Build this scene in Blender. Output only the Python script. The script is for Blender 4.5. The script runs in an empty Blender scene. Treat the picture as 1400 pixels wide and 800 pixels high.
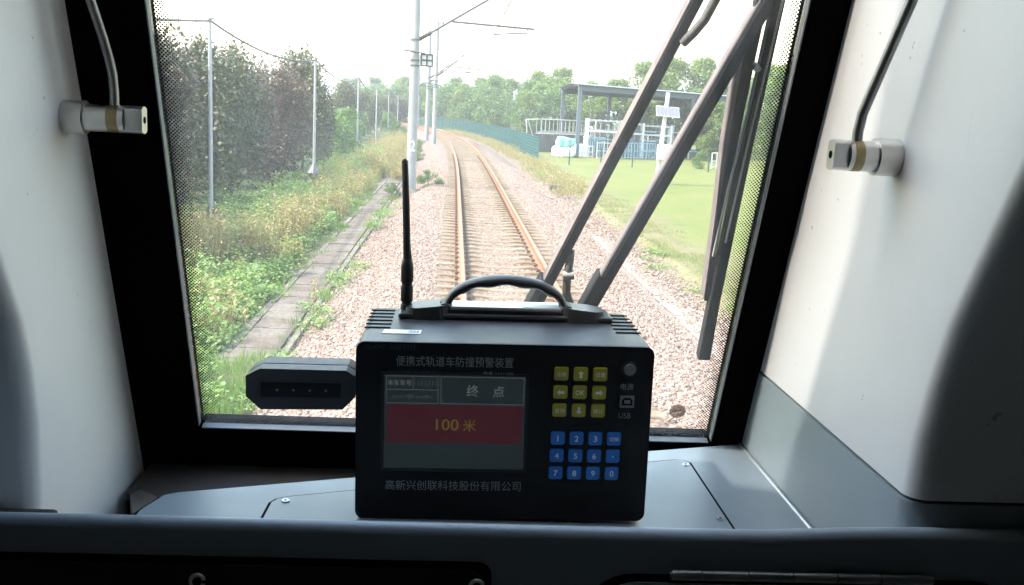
import bpy, bmesh, math, random
import numpy as np
from mathutils import Vector, Matrix
from math import sin, cos, tan, pi, radians, sqrt

random.seed(7)
rng = np.random.default_rng(7)
sc = bpy.context.scene
col = sc.collection

# ------------------------------------------------------------------ camera
PITCH, YAW, ROLL = radians(10.671), radians(3.815), radians(3.0)
cam_d = bpy.data.cameras.new('camera')
cam_d.sensor_fit = 'HORIZONTAL'
cam_d.sensor_width = 36.0
cam_d.lens = 36.0 * 1330.0 / 1400.0
cam_d.clip_start = 0.02
cam_d.clip_end = 6000.0
cam = bpy.data.objects.new('camera', cam_d)
col.objects.link(cam)
fwd = Vector((sin(YAW) * cos(PITCH), cos(YAW) * cos(PITCH), -sin(PITCH)))
r0 = Vector((cos(YAW), -sin(YAW), 0))
u0 = r0.cross(fwd)
rt = r0 * cos(ROLL) + u0 * sin(ROLL)
up = u0 * cos(ROLL) - r0 * sin(ROLL)
cam.matrix_world = Matrix(((rt.x, up.x, -fwd.x, 0.0), (rt.y, up.y, -fwd.y, 0.0), (rt.z, up.z, -fwd.z, 2.75), (0, 0, 0, 1)))
sc.camera = cam

# ------------------------------------------------------------------ sun, sky, exposure
SUN = Vector((-0.57, -0.145, 0.81)).normalized()         # direction towards the sun
w = bpy.data.worlds.new('World')
sc.world = w
w.use_nodes = True
nt = w.node_tree
bg = nt.nodes['Background']
sky = nt.nodes.new('ShaderNodeTexSky')
sky.sky_type = 'NISHITA'
sky.sun_disc = False
sky.sun_elevation = math.asin(SUN.z)
sky.sun_rotation = math.atan2(SUN.x, SUN.y)
sky.air_density = 2.1
sky.dust_density = 2.0
sky.ozone_density = 1.0
nt.links.new(sky.outputs[0], bg.inputs[0])
bg.inputs[1].default_value = 0.15
sd = bpy.data.lights.new('sun', 'SUN')
sd.energy = 2.0
sd.angle = radians(1.2)
sd.color = (1.0, 0.955, 0.89)
so = bpy.data.objects.new('sun', sd)
col.objects.link(so)
so.rotation_euler = (-SUN).to_track_quat('-Z', 'Y').to_euler()
so.location = (-30, 0, 40)
sc.view_settings.view_transform = 'Standard'
sc.view_settings.look = 'None'
sc.view_settings.gamma = 1.0
sc.view_settings.use_curve_mapping = False
sc.view_settings.exposure = 2.65
sc.cycles.max_bounces = 8
sc.cycles.transparent_max_bounces = 24
sc.cycles.sample_clamp_indirect = 6.0
sc.cycles.caustics_reflective = False
sc.cycles.caustics_refractive = False

# ------------------------------------------------------------------ materials
class NT:
    def __init__(s, name):
        s.m = bpy.data.materials.new(name)
        s.m.use_nodes = True
        s.t = s.m.node_tree
        s.b = s.t.nodes['Principled BSDF']
        s.out = s.t.nodes['Material Output']
    def n(s, typ, **kw):
        x = s.t.nodes.new('ShaderNode' + typ)
        for k, v in kw.items():
            if isinstance(k, str) and k.startswith('i_'):
                x.inputs[k[2:]].default_value = v
            else:
                setattr(x, k, v)
        return x
    def l(s, a, b):
        s.t.links.new(a, b)
    def math(s, op, a, b=None, c=None):
        x = s.n('Math', operation=op)
        for i, v in enumerate((a, b, c)):
            if v is None: continue
            if isinstance(v, (int, float)): x.inputs[i].default_value = v
            else: s.l(v, x.inputs[i])
        return x.outputs[0]
    def ramp(s, fac, stops, interp='LINEAR'):
        x = s.n('ValToRGB')
        x.color_ramp.interpolation = interp
        e = x.color_ramp.elements
        while len(e) < len(stops): e.new(0.5)
        for i, (p, c) in enumerate(stops):
            e[i].position = p
            e[i].color = (*c, 1) if len(c) == 3 else c
        s.l(fac, x.inputs[0])
        return x.outputs[0]
    def mix(s, fac, a, b, blend='MIX'):
        x = s.n('MixRGB', blend_type=blend)
        for i, v in enumerate((fac, a, b)):
            if isinstance(v, (int, float)): x.inputs[i].default_value = v
            elif isinstance(v, tuple): x.inputs[i].default_value = (*v, 1)
            else: s.l(v, x.inputs[i])
        return x.outputs[0]
    def noise(s, vec, scale, detail=4, rough=0.6):
        x = s.n('TexNoise')
        x.inputs['Scale'].default_value = scale
        x.inputs['Detail'].default_value = detail
        x.inputs['Roughness'].default_value = rough
        if vec is not None: s.l(vec, x.inputs['Vector'])
        return x.outputs[0]
    def bump(s, h, strength, dist):
        x = s.n('Bump')
        x.inputs['Strength'].default_value = strength
        x.inputs['Distance'].default_value = dist
        s.l(h, x.inputs['Height'])
        s.l(x.outputs[0], s.b.inputs['Normal'])

def pm(name, c, rough=0.5, metal=0.0, var=0.12, vs=6.0, bump=0.0, bs=60.0, c2=None, spec=0.5, rvar=0.1):
    k = NT(name)
    tc = k.n('TexCoord').outputs['Object']
    n1 = k.noise(tc, vs, 5)
    c2 = c2 or tuple(x * (1 - var) for x in c)
    c1 = tuple(min(1, x * (1 + var * 0.6)) for x in c) if c2 is None or var else c
    k.l(k.ramp(n1, [(0.3, c2), (0.7, c1)]), k.b.inputs['Base Color'])
    k.b.inputs['Metallic'].default_value = metal
    k.b.inputs['Specular IOR Level'].default_value = spec
    n2 = k.noise(tc, vs * 2.3, 3)
    k.l(k.math('MULTIPLY_ADD', n2, rvar * 2, rough - rvar), k.b.inputs['Roughness'])
    if bump:
        k.bump(k.noise(tc, bs, 3), bump, 0.002)
    return k.m

def leafm(name, cols, gloss=0.35, trans=0.35):
    k = NT(name)
    g = k.n('NewGeometry')
    r = g.outputs['Random Per Island']
    c = k.ramp(r, [(i / max(1, len(cols) - 1), x) for i, x in enumerate(cols)])
    k.l(c, k.b.inputs['Base Color'])
    k.b.inputs['Roughness'].default_value = gloss
    k.b.inputs['Specular IOR Level'].default_value = 0.4
    tr = k.n('BsdfTranslucent')
    k.l(k.mix(1.0, c, (1.0, 1.15, 0.55), 'MULTIPLY'), tr.inputs[0])
    mx = k.n('MixShader')
    mx.inputs[0].default_value = trans
    k.l(k.b.outputs[0], mx.inputs[1]); k.l(tr.outputs[0], mx.inputs[2])
    k.l(mx.outputs[0], k.out.inputs[0])
    return k.m

M = {}
k = NT('white_panel'); tc = k.n('TexCoord').outputs['Object']
c = k.ramp(k.noise(tc, 2.5, 6, 0.6), [(0.3, (0.76, 0.725, 0.70)), (0.7, (0.82, 0.785, 0.76))])
mp_ = k.n('Mapping'); mp_.inputs['Scale'].default_value = (1, 9, 1.2); k.l(tc, mp_.inputs[0])
c = k.mix(k.ramp(k.noise(mp_.outputs[0], 6, 5, 0.7), [(0.60, (0, 0, 0)), (0.85, (0.22, 0.22, 0.22))]), c, (0.45, 0.41, 0.36))
c = k.mix(k.ramp(k.noise(tc, 55, 2, 0.5), [(0.745, (0, 0, 0)), (0.77, (0.55, 0.55, 0.55))]), c, (0.25, 0.22, 0.19))
k.l(c, k.b.inputs['Base Color'])
k.l(k.math('MULTIPLY_ADD', k.noise(tc, 9, 4), 0.25, 0.32), k.b.inputs['Roughness'])
k.bump(k.noise(tc, 420, 3), 0.08, 0.002)
M['white_panel'] = k.m
M['grey_panel'] = pm('grey_panel', (0.29, 0.335, 0.35), 0.38, var=0.06, vs=4, bump=0.05, bs=400)
M['dash'] = pm('dash_grey', (0.222, 0.262, 0.292), 0.36, var=0.08, vs=5, bump=0.12, bs=700)
M['black_frame'] = pm('black_frame', (0.003, 0.003, 0.0033), 0.9, var=0.2, vs=8, spec=0.0)
M['brown_board'] = pm('brown_board', (0.05, 0.038, 0.032), 0.6, var=0.35, vs=9)
M['gap'] = pm('dark_gap', (0.006, 0.006, 0.007), 0.9, var=0.1, spec=0.05)
M['seal'] = pm('dirty_seal', (0.07, 0.06, 0.052), 0.85, var=0.5, vs=30, bump=0.5, bs=120)
M['shell'] = pm('cab_shell', (0.15, 0.155, 0.16), 0.7, var=0.1)
M['steel'] = pm('brushed_steel', (0.62, 0.60, 0.57), 0.32, metal=1.0, var=0.12, vs=30, bump=0.03, bs=500)
M['steel_dark'] = pm('dark_steel', (0.25, 0.245, 0.24), 0.4, metal=1.0, var=0.2, vs=30)
M['brass'] = pm('tarnished_brass', (0.34, 0.27, 0.15), 0.45, metal=1.0, var=0.25, vs=40)
M['wiper'] = pm('wiper_paint', (0.018, 0.0165, 0.0165), 0.75, var=0.35, vs=35, bump=0.15, bs=300, spec=0.25)
M['wiper_brown'] = pm('wiper_highlight_brown', (0.17, 0.13, 0.12), 0.7, var=0.3, vs=30, bump=0.1, bs=200)  # brown of the carrier flange, also painted as highlight along the arms
M['rubber'] = pm('wiper_rubber', (0.016, 0.0145, 0.014), 0.75, var=0.2, vs=40, spec=0.25)
M['hose'] = pm('braided_hose', (0.16, 0.155, 0.16), 0.5, var=0.4, vs=400, bump=0.6, bs=500)
M['zip'] = pm('cable_tie', (0.45, 0.43, 0.42), 0.5, var=0.1)
M['case'] = pm('device_case', (0.022, 0.024, 0.027), 0.42, var=0.1, vs=10, bump=0.12, bs=900)
M['plate'] = pm('device_front_film', (0.009, 0.010, 0.0105), 0.5, var=0.08, vs=9, spec=0.25)
M['matte_black'] = pm('matte_black', (0.014, 0.014, 0.015), 0.5, var=0.12, vs=20)
M['grip'] = pm('handle_plastic', (0.03, 0.032, 0.034), 0.38, var=0.1, vs=20)
M['pod'] = pm('pod_plastic', (0.05, 0.05, 0.055), 0.5, var=0.12, vs=30, bump=0.2, bs=500)
M['yellow_key'] = pm('yellow_key', (0.46, 0.395, 0.02), 0.45, var=0.1, vs=40)
M['blue_key'] = pm('blue_key', (0.016, 0.19, 0.64), 0.45, var=0.1, vs=40)
M['print_white'] = pm('white_print', (0.75, 0.76, 0.76), 0.5, var=0.05)
M['print_key'] = pm('key_print', (0.95, 0.95, 0.93), 0.5, var=0.03)
M['print_grey'] = pm('grey_print', (0.30, 0.315, 0.32), 0.5, var=0.1)
M['print_dim'] = pm('dim_print', (0.02, 0.055, 0.075), 0.5, var=0.1)
M['sticker'] = pm('white_sticker', (0.82, 0.82, 0.82), 0.45, var=0.04)
M['disc'] = pm('grey_disc_sticker', (0.23, 0.21, 0.20), 0.6, var=0.12, vs=80)
k = NT('frosted_disc'); k.b.inputs['Base Color'].default_value = (0.16, 0.14, 0.13, 1); k.b.inputs['Roughness'].default_value = 0.6
trd = k.n('BsdfTransparent'); mxd = k.n('MixShader'); trd.inputs[0].default_value = (0.80, 0.76, 0.74, 1)
k.l(k.math('MULTIPLY_ADD', k.noise(k.n('TexCoord').outputs['Object'], 120, 3), 0.2, 0.50), mxd.inputs[0])
k.l(k.b.outputs[0], mxd.inputs[1]); k.l(trd.outputs[0], mxd.inputs[2]); k.l(mxd.outputs[0], k.out.inputs[0])
M['disc'] = k.m
M['etch'] = pm('glass_mark', (0.16, 0.12, 0.10), 0.6, var=0.1)
M['port'] = pm('port_metal', (0.22, 0.225, 0.22), 0.4, metal=0.5, var=0.1)
M['alu'] = pm('aluminium_strip', (0.55, 0.57, 0.60), 0.35, metal=0.7, var=0.1)

def emit(name, c, e):
    k = NT(name)
    k.b.inputs['Base Color'].default_value = (*[x * 0.25 for x in c], 1)
    k.b.inputs['Roughness'].default_value = 0.4
    tc = k.n('TexCoord').outputs['Object']
    k.l(k.ramp(k.noise(tc, 18, 2), [(0.3, tuple(x * 0.9 for x in c)), (0.7, c)]), k.b.inputs['Emission Color'])
    k.b.inputs['Emission Strength'].default_value = e
    return k.m
M['lcd'] = emit('lcd_dark', (0.010, 0.0155, 0.0165), 0.16)
M['lcd_red'] = emit('lcd_red', (0.085, 0.013, 0.019), 0.06)
M['lcd_line'] = emit('lcd_line', (0.055, 0.065, 0.067), 0.16)
M['lcd_text'] = emit('lcd_text', (0.17, 0.18, 0.18), 0.10)
M['lcd_yellow'] = emit('lcd_yellow', (0.22, 0.165, 0.025), 0.07)

def glass_mat(name, frit, dust):
    k = NT(name)
    k.t.nodes.remove(k.b)
    tr = k.n('BsdfTransparent'); tr.inputs[0].default_value = (0.985, 0.99, 0.985, 1)
    gl = k.n('BsdfGlossy'); gl.inputs['Roughness'].default_value = 0.02
    lw = k.n('LayerWeight'); lw.inputs[0].default_value = 0.5
    fr = k.math('MULTIPLY_ADD', k.math('POWER', lw.outputs['Facing'], 5.0), 1.0, 0.03)
    mx = k.n('MixShader')
    k.l(fr, mx.inputs[0]); k.l(tr.outputs[0], mx.inputs[1]); k.l(gl.outputs[0], mx.inputs[2])
    last = mx.outputs[0]
    tc = k.n('TexCoord').outputs['Object']
    if dust:                                   # thin dust film outside the pane, added to spread veiling glare over the view
        tl = k.n('BsdfTranslucent'); tl.inputs[0].default_value = (0.80, 0.78, 0.75, 1)
        mp_ = k.n('Mapping'); mp_.inputs['Scale'].default_value = (30, 2.0, 1); mp_.inputs['Rotation'].default_value = (0, 0, 0.45); k.l(tc, mp_.inputs[0])
        nz = k.math('MULTIPLY', k.ramp(k.noise(tc, 5, 6), [(0.25, (dust * 0.65,) * 3), (0.75, (dust * 1.3,) * 3)]), k.math('MULTIPLY_ADD', k.noise(mp_.outputs[0], 3.0, 4), 0.7, 0.65))
        vo = k.n('TexVoronoi'); vo.inputs['Scale'].default_value = 26.0; k.l(tc, vo.inputs['Vector'])
        sxx = k.n('SeparateXYZ'); k.l(vo.outputs['Color'], sxx.inputs[0])
        nz = k.math('ADD', nz, k.math('MULTIPLY', k.math('LESS_THAN', vo.outputs['Distance'], k.math('MULTIPLY', sxx.outputs[0], 0.04)), 0.25))
        m2 = k.n('MixShader')
        k.l(nz, m2.inputs[0]); k.l(last, m2.inputs[1]); k.l(tl.outputs[0], m2.inputs[2])
        last = m2.outputs[0]
    if frit:                                   # ceramic dot band round the edge, dots shrinking inwards
        x0, x1, y0, y1 = frit
        sx = k.n('SeparateXYZ'); k.l(tc, sx.inputs[0])
        X, Y = sx.outputs[0], sx.outputs[1]
        dx = k.math('MINIMUM', k.math('SUBTRACT', X, x0), k.math('SUBTRACT', x1, X))
        dy = k.math('MULTIPLY', k.math('MINIMUM', k.math('SUBTRACT', Y, y0), k.math('SUBTRACT', y1, Y)), 3.2)
        d = k.math('MINIMUM', dx, dy)
        P = 0.0053
        def lat(off):
            a = k.math('SUBTRACT', k.math('FRACT', k.math('ADD', k.math('DIVIDE', X, P), off + 100)), 0.5)
            b = k.math('SUBTRACT', k.math('FRACT', k.math('ADD', k.math('DIVIDE', Y, P * 1.0), off + 100)), 0.5)
            return k.math('SQRT', k.math('ADD', k.math('MULTIPLY', a, a), k.math('MULTIPLY', b, b)))
        dist = k.math('MINIMUM', lat(0.0), lat(0.5))
        rad = k.math('MULTIPLY', k.math('SUBTRACT', 1.0, k.math('DIVIDE', d, 0.048)), 0.36)
        mask = k.math('MULTIPLY', k.math('LESS_THAN', dist, rad), k.math('GREATER_THAN', d, 0.0035))
        bk = k.n('BsdfDiffuse'); bk.inputs[0].default_value = (0.012, 0.012, 0.012, 1)
        m3 = k.n('MixShader')
        k.l(mask, m3.inputs[0]); k.l(last, m3.inputs[1]); k.l(bk.outputs[0], m3.inputs[2])
        last = m3.outputs[0]
    k.l(last, k.out.inputs[0])
    return k.m
M['glass_in'] = glass_mat('glass_inner', (-0.394, 0.448, -0.002, 1.85), 0)
M['glass_out'] = glass_mat('glass_outer', None, 0.045)

# outside
M['rail'] = pm('rusty_rail', (0.22, 0.085, 0.035), 0.75, var=0.3, vs=8, bump=0.2, bs=60)
M['rail_top'] = pm('worn_rail_head', (0.19, 0.10, 0.055), 0.75, metal=0.0, var=0.2, vs=6)
k = NT('concrete_sleeper'); gpos = k.n('NewGeometry').outputs['Position']
c = k.ramp(k.noise(gpos, 3, 6, 0.65), [(0.3, (0.125, 0.090, 0.058)), (0.5, (0.165, 0.128, 0.086)), (0.7, (0.20, 0.165, 0.118))])
c = k.mix(k.math('MULTIPLY', k.n('ObjectInfo').outputs['Random'], 0.55), c, k.mix(1.0, c, (0.62, 0.52, 0.44), 'MULTIPLY'))
k.l(c, k.b.inputs['Base Color']); k.b.inputs['Roughness'].default_value = 0.95; k.b.inputs['Specular IOR Level'].default_value = 0.2
k.bump(k.noise(gpos, 40, 4), 0.5, 0.004)
M['sleeper'] = k.m
M['slab_pale'] = pm('dusty_slab', (0.185, 0.150, 0.125), 0.95, var=0.3, vs=3, bump=0.5, bs=30)
M['rail_paint'] = pm('grey_white_railing', (0.33, 0.335, 0.335), 0.55, var=0.1)
M['clip'] = pm('rusty_clip', (0.13, 0.065, 0.04), 0.8, var=0.3, vs=30)
k = NT('concrete_slab')
gp_pos = k.n('NewGeometry').outputs['Position']
c = k.ramp(k.noise(gp_pos, 1.1, 6, 0.65), [(0.36, (0.075, 0.055, 0.040)), (0.47, (0.115, 0.090, 0.072)), (0.62, (0.16, 0.135, 0.115))])
c = k.mix(k.ramp(k.noise(gp_pos, 14, 5, 0.7), [(0.35, (0.6, 0.6, 0.6)), (0.6, (0, 0, 0))]), c, (0.06, 0.047, 0.036))
k.l(c, k.b.inputs['Base Color']); k.b.inputs['Roughness'].default_value = 0.95; k.b.inputs['Specular IOR Level'].default_value = 0.2
k.bump(k.noise(gp_pos, 25, 5, 0.7), 0.6, 0.02)
M['slab'] = k.m
M['kerb'] = pm('pale_concrete', (0.13, 0.105, 0.085), 0.95, var=0.3, vs=4, bump=0.4, bs=25)
M['mast'] = pm('mast_concrete', (0.24, 0.24, 0.235), 0.8, var=0.12, vs=2, bump=0.2, bs=20)
M['mast_sign'] = pm('mast_number_paint', (0.45, 0.455, 0.455), 0.7, var=0.06)
M['galv'] = pm('galvanised', (0.075, 0.078, 0.08), 0.55, metal=0.2, var=0.15, vs=6)
M['pole_grey'] = pm('pole_grey', (0.30, 0.305, 0.31), 0.5, metal=0.1, var=0.12, vs=5)
M['wire'] = pm('wire', (0.05, 0.05, 0.052), 0.5, metal=0.5, var=0.1)
M['faint_steel'] = pm('pylon_steel', (0.5, 0.52, 0.54), 0.6, metal=0.2, var=0.1)
M['cable'] = pm('black_cable', (0.06, 0.058, 0.06), 0.6, var=0.1)
M['insul'] = pm('insulator', (0.03, 0.026, 0.025), 0.6, var=0.2)
M['teal'] = pm('teal_fence_paint', (0.010, 0.085, 0.08), 0.5, var=0.15)
M['bluegrey'] = pm('bluegrey_steel', (0.075, 0.092, 0.115), 0.5, var=0.12)
M['roof_metal'] = pm('canopy_roof', (0.09, 0.105, 0.125), 0.5, var=0.1)
M['soffit'] = pm('canopy_soffit', (0.6, 0.6, 0.58), 0.7, var=0.1)
M['wall'] = pm('grey_concrete_wall', (0.11, 0.105, 0.10), 0.9, var=0.2, vs=1.2, bump=0.3, bs=10)
M['white_paint'] = pm('white_paint', (0.5, 0.5, 0.49), 0.55, var=0.08)
M['blue_paint'] = pm('pale_blue_paint', (0.22, 0.36, 0.46), 0.55, var=0.15)
M['tank'] = pm('tank_grey', (0.36, 0.40, 0.42), 0.5, var=0.12)
M['tarp'] = pm('teal_tarpaulin', (0.16, 0.42, 0.39), 0.6, var=0.25, vs=3, bump=0.5, bs=4)
M['bag'] = pm('white_sacks', (0.68, 0.68, 0.66), 0.8, var=0.15, vs=3, bump=0.5, bs=5)
M['solar'] = pm('solar_cells', (0.13, 0.13, 0.145), 0.25, var=0.15, vs=10)
M['post_green'] = pm('dark_green_post', (0.02, 0.05, 0.045), 0.6, var=0.1)
M['bark'] = pm('bark', (0.12, 0.095, 0.075), 0.95, var=0.4, vs=9, bump=0.6, bs=30)
M['bark_dark'] = pm('dark_bark', (0.065, 0.052, 0.045), 0.95, var=0.4, vs=9, bump=0.6, bs=30)
M['rubble'] = pm('rubble', (0.055, 0.05, 0.046), 0.95, var=0.4, vs=6, bump=0.6, bs=30)
M['red_paint'] = pm('faded_red_paint', (0.5, 0.16, 0.12), 0.6, var=0.1)
M['plum'] = leafm('plum_leaves', [(0.049, 0.049, 0.036), (0.089, 0.055, 0.049), (0.059, 0.071, 0.038), (0.130, 0.068, 0.059), (0.082, 0.097, 0.046), (0.121, 0.097, 0.049)], 0.5, 0.3)
M['plum_red'] = leafm('reddish_plum_leaves', [(0.073, 0.046, 0.041), (0.138, 0.068, 0.059), (0.065, 0.068, 0.038), (0.179, 0.089, 0.068), (0.114, 0.097, 0.049)], 0.5, 0.3)
M['plum_green'] = leafm('greenish_plum_leaves', [(0.055, 0.068, 0.036), (0.097, 0.116, 0.049), (0.073, 0.073, 0.042), (0.138, 0.138, 0.055), (0.089, 0.065, 0.049)], 0.5, 0.25)
M['leaf_green'] = leafm('green_leaves', [(0.054, 0.102, 0.026), (0.090, 0.150, 0.036), (0.120, 0.186, 0.048), (0.066, 0.120, 0.036)], 0.45, 0.4)
M['leaf_light'] = leafm('light_green_leaves', [(0.09, 0.14, 0.035), (0.14, 0.195, 0.05), (0.18, 0.23, 0.06), (0.11, 0.165, 0.04)], 0.5, 0.45)
M['leaf_dark'] = leafm('dark_green_leaves', [(0.028, 0.055, 0.022), (0.05, 0.085, 0.03), (0.065, 0.10, 0.035)], 0.45, 0.3)
M['weed'] = leafm('weed_leaves', [(0.087, 0.160, 0.038), (0.152, 0.232, 0.058), (0.203, 0.268, 0.072), (0.116, 0.181, 0.049)], 0.5, 0.4)
M['dry'] = leafm('dry_grass', [(0.266, 0.196, 0.091), (0.350, 0.266, 0.126), (0.238, 0.203, 0.084), (0.182, 0.175, 0.063)], 0.7, 0.3)
M['grass'] = leafm('grass_blades', [(0.17, 0.19, 0.06), (0.21, 0.22, 0.075), (0.25, 0.24, 0.09)], 0.6, 0.35)

# ------------------------------------------------------------------ object helpers
OFF = {}
def tag(o, label=None, cat=None, group=None, kind=None):
    if label: o['label'] = label
    if cat: o['category'] = cat
    if group: o['group'] = group
    if kind: o['kind'] = kind
    return o

def thing(name, loc, label, cat, group=None, rot=None):
    o = bpy.data.objects.new(name, None)
    o.empty_display_size = 0.2
    o.location = loc
    if rot: o.rotation_euler = rot
    col.objects.link(o)
    OFF[o] = Vector(loc)
    return tag(o, label, cat, group)

def link(name, me, mats, parent=None, loc=None):
    for x in (mats if isinstance(mats, (list, tuple)) else [mats]):
        if me.users == 0 or not me.materials or len(me.materials) < (len(mats) if isinstance(mats, (list, tuple)) else 1):
            me.materials.append(x)
    o = bpy.data.objects.new(name, me)
    col.objects.link(o)
    if parent: o.parent = parent
    if loc is not None: o.location = loc
    return o

class MB:
    """collects primitives in world (or local) coordinates and links them as one mesh object"""
    def __init__(s):
        s.v = []; s.f = []; s.mi = []; s.sm = []
    def add(s, vs, fs, m=0, smooth=False):
        b = len(s.v)
        s.v += [Vector(p) for p in vs]
        s.f += [tuple(b + i for i in f) for f in fs]
        s.mi += [m] * len(fs); s.sm += [smooth] * len(fs)
        return s
    def box(s, c, d, R=None, m=0):
        c = Vector(c); h = Vector(d) * 0.5
        vs = []
        for z in (-1, 1):
            for x, y in ((-1, -1), (1, -1), (1, 1), (-1, 1)):
                p = Vector((x * h.x, y * h.y, z * h.z))
                vs.append(c + (R @ p if R is not None else p))
        return s.add(vs, [(3, 2, 1, 0), (4, 5, 6, 7), (0, 1, 5, 4), (1, 2, 6, 5), (2, 3, 7, 6), (3, 0, 4, 7)], m)
    def cyl(s, p0, p1, ra, rb=None, n=12, caps=True, m=0, smooth=True):
        p0 = Vector(p0); p1 = Vector(p1); rb = ra if rb is None else rb
        d = (p1 - p0).normalized()
        a = d.orthogonal().normalized(); b = d.cross(a)
        ring = lambda p, r: [p + a * (r * cos(2 * pi * i / n)) + b * (r * sin(2 * pi * i / n)) for i in range(n)]
        s.add(ring(p0, ra) + ring(p1, rb), [(i, (i + 1) % n, n + (i + 1) % n, n + i) for i in range(n)], m, smooth)
        if caps:
            s.add(ring(p0, ra), [tuple(range(n - 1, -1, -1))], m)
            s.add(ring(p1, rb), [tuple(range(n))], m)
        return s
    def tube(s, pts, r, n=8, m=0, caps=True):
        pts = [Vector(p) for p in pts]
        rr = r if isinstance(r, (list, tuple)) else [r] * len(pts)
        rings = []; a = None
        for i, p in enumerate(pts):
            d = (pts[min(i + 1, len(pts) - 1)] - pts[max(i - 1, 0)]).normalized()
            a = d.orthogonal().normalized() if a is None else (a - d * a.dot(d)).normalized()
            b = d.cross(a)
            rings.append([p + a * (rr[i] * cos(2 * pi * k / n)) + b * (rr[i] * sin(2 * pi * k / n)) for k in range(n)])
        vs = [p for q in rings for p in q]
        fs = [(i * n + k, i * n + (k + 1) % n, (i + 1) * n + (k + 1) % n, (i + 1) * n + k) for i in range(len(pts) - 1) for k in range(n)]
        s.add(vs, fs, m, True)
        if caps:
            s.add(rings[0], [tuple(range(n - 1, -1, -1))], m); s.add(rings[-1], [tuple(range(n))], m)
        return s
    def prism(s, bot, top, m=0, smooth=False):
        n = len(bot)
        s.add(list(bot) + list(top), [(i, (i + 1) % n, n + (i + 1) % n, n + i) for i in range(n)], m, smooth)
        s.add(bot, [tuple(range(n - 1, -1, -1))], m); s.add(top, [tuple(range(n))], m)
        return s
    def sweep(s, rows, closed=False, m=0, smooth=True):
        n = len(rows[0]); k = n if closed else n - 1
        s.add([p for r in rows for p in r], [(i * n + j, i * n + (j + 1) % n, (i + 1) * n + (j + 1) % n, (i + 1) * n + j) for i in range(len(rows) - 1) for j in range(k)], m, smooth)
        return s
    def mesh(s, name, off=None):
        me = bpy.data.meshes.new(name)
        o = off or Vector((0, 0, 0))
        me.from_pydata([tuple(p - o) for p in s.v], [], s.f)
        me.polygons.foreach_set('material_index', s.mi)
        me.polygons.foreach_set('use_smooth', s.sm)
        bm = bmesh.new(); bm.from_mesh(me)
        bmesh.ops.recalc_face_normals(bm, faces=bm.faces)
        bm.to_mesh(me); bm.free()
        return me
    def build(s, name, mats, parent=None, bevel=0.0, seg=2, local=False):
        off = Vector((0, 0, 0))
        if parent is not None and not local: off = OFF.get(parent, off)
        o = link(name, s.mesh(name, off), mats, parent)
        OFF[o] = off
        if bevel:
            bv = o.modifiers.new('bevel', 'BEVEL'); bv.width = bevel; bv.segments = seg; bv.limit_method = 'ANGLE'; bv.angle_limit = radians(40)
        return o

def copy_tree(o, parent=None):
    c = o.copy(); col.objects.link(c)
    if parent is not None: c.parent = parent
    for ch in list(o.children): copy_tree(ch, c)
    return c

def rrect(w_, h_, r, n=4, cx=0.0, cy=0.0):
    pts = []
    for (sx, sy, a0) in ((1, 1, 0), (-1, 1, 90), (-1, -1, 180), (1, -1, 270)):
        for i in range(n + 1):
            a = radians(a0 + 90 * i / n)
            pts.append((cx + sx * (w_ / 2 - r) + r * cos(a), cy + sy * (h_ / 2 - r) + r * sin(a)))
    return pts

_tc = {}
def text_mesh(body, width=None, height=None, bold=0.0, spacing=1.0):
    """lettering as a flat mesh centred on the origin in the XY plane"""
    key = (body, width, height, bold, spacing)
    if key in _tc: return _tc[key]
    cu = bpy.data.curves.new('lettering', 'FONT')
    cu.body = body; cu.size = 1.0; cu.resolution_u = 3; cu.offset = bold; cu.space_character = spacing
    ob = bpy.data.objects.new('lettering', cu)
    col.objects.link(ob)
    dg = bpy.context.evaluated_depsgraph_get(); dg.update()
    me = bpy.data.meshes.new_from_object(ob.evaluated_get(dg))
    bpy.data.objects.remove(ob); bpy.data.curves.remove(cu)
    co = np.empty(len(me.vertices) * 3); me.vertices.foreach_get('co', co); co = co.reshape(-1, 3)
    if len(co):
        lo, hi = co.min(0), co.max(0); c = (lo + hi) / 2; d = np.maximum(hi - lo, 1e-6)
        fx = width / d[0] if width else None
        fy = height / d[1] if height else None
        fx = fx or fy; fy = fy or fx
        co = (co - c) * np.array([fx, fy, 1]); co[:, 2] = 0
        me.vertices.foreach_set('co', co.ravel()); me.update()
    _tc[key] = me
    return me

def quad_mesh(name, P, tri=False):
    """P: (n, k, 3) array of separate k-gons"""
    n, k = P.shape[:2]
    me = bpy.data.meshes.new(name)
    me.vertices.add(n * k); me.vertices.foreach_set('co', P.astype(np.float32).ravel())
    me.loops.add(n * k); me.loops.foreach_set('vertex_index', np.arange(n * k, dtype=np.int32))
    me.polygons.add(n); me.polygons.foreach_set('loop_start', np.arange(0, n * k, k, dtype=np.int32))
    me.polygons.foreach_set('loop_total', np.full(n, k, dtype=np.int32))
    me.update(calc_edges=True)
    return me

def unit(n):
    v = rng.normal(size=(n, 3)); return v / np.linalg.norm(v, axis=1)[:, None]

def leaves(cent, size, upb=0.3, aspect=0.55):
    """diamond leaves at the given centres"""
    n = len(cent)
    d = unit(n); nn = unit(n); nn[:, 2] = np.abs(nn[:, 2]) + upb
    a = np.cross(d, nn); a /= np.linalg.norm(a, axis=1)[:, None]
    d = np.cross(nn, a); d /= np.linalg.norm(d, axis=1)[:, None]
    s = (np.asarray(size) * rng.uniform(0.6, 1.35, n))[:, None]
    return np.stack([cent - d * s * 0.5, cent + a * s * aspect * 0.5, cent + d * s * 0.5, cent - a * s * aspect * 0.5], 1)

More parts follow.
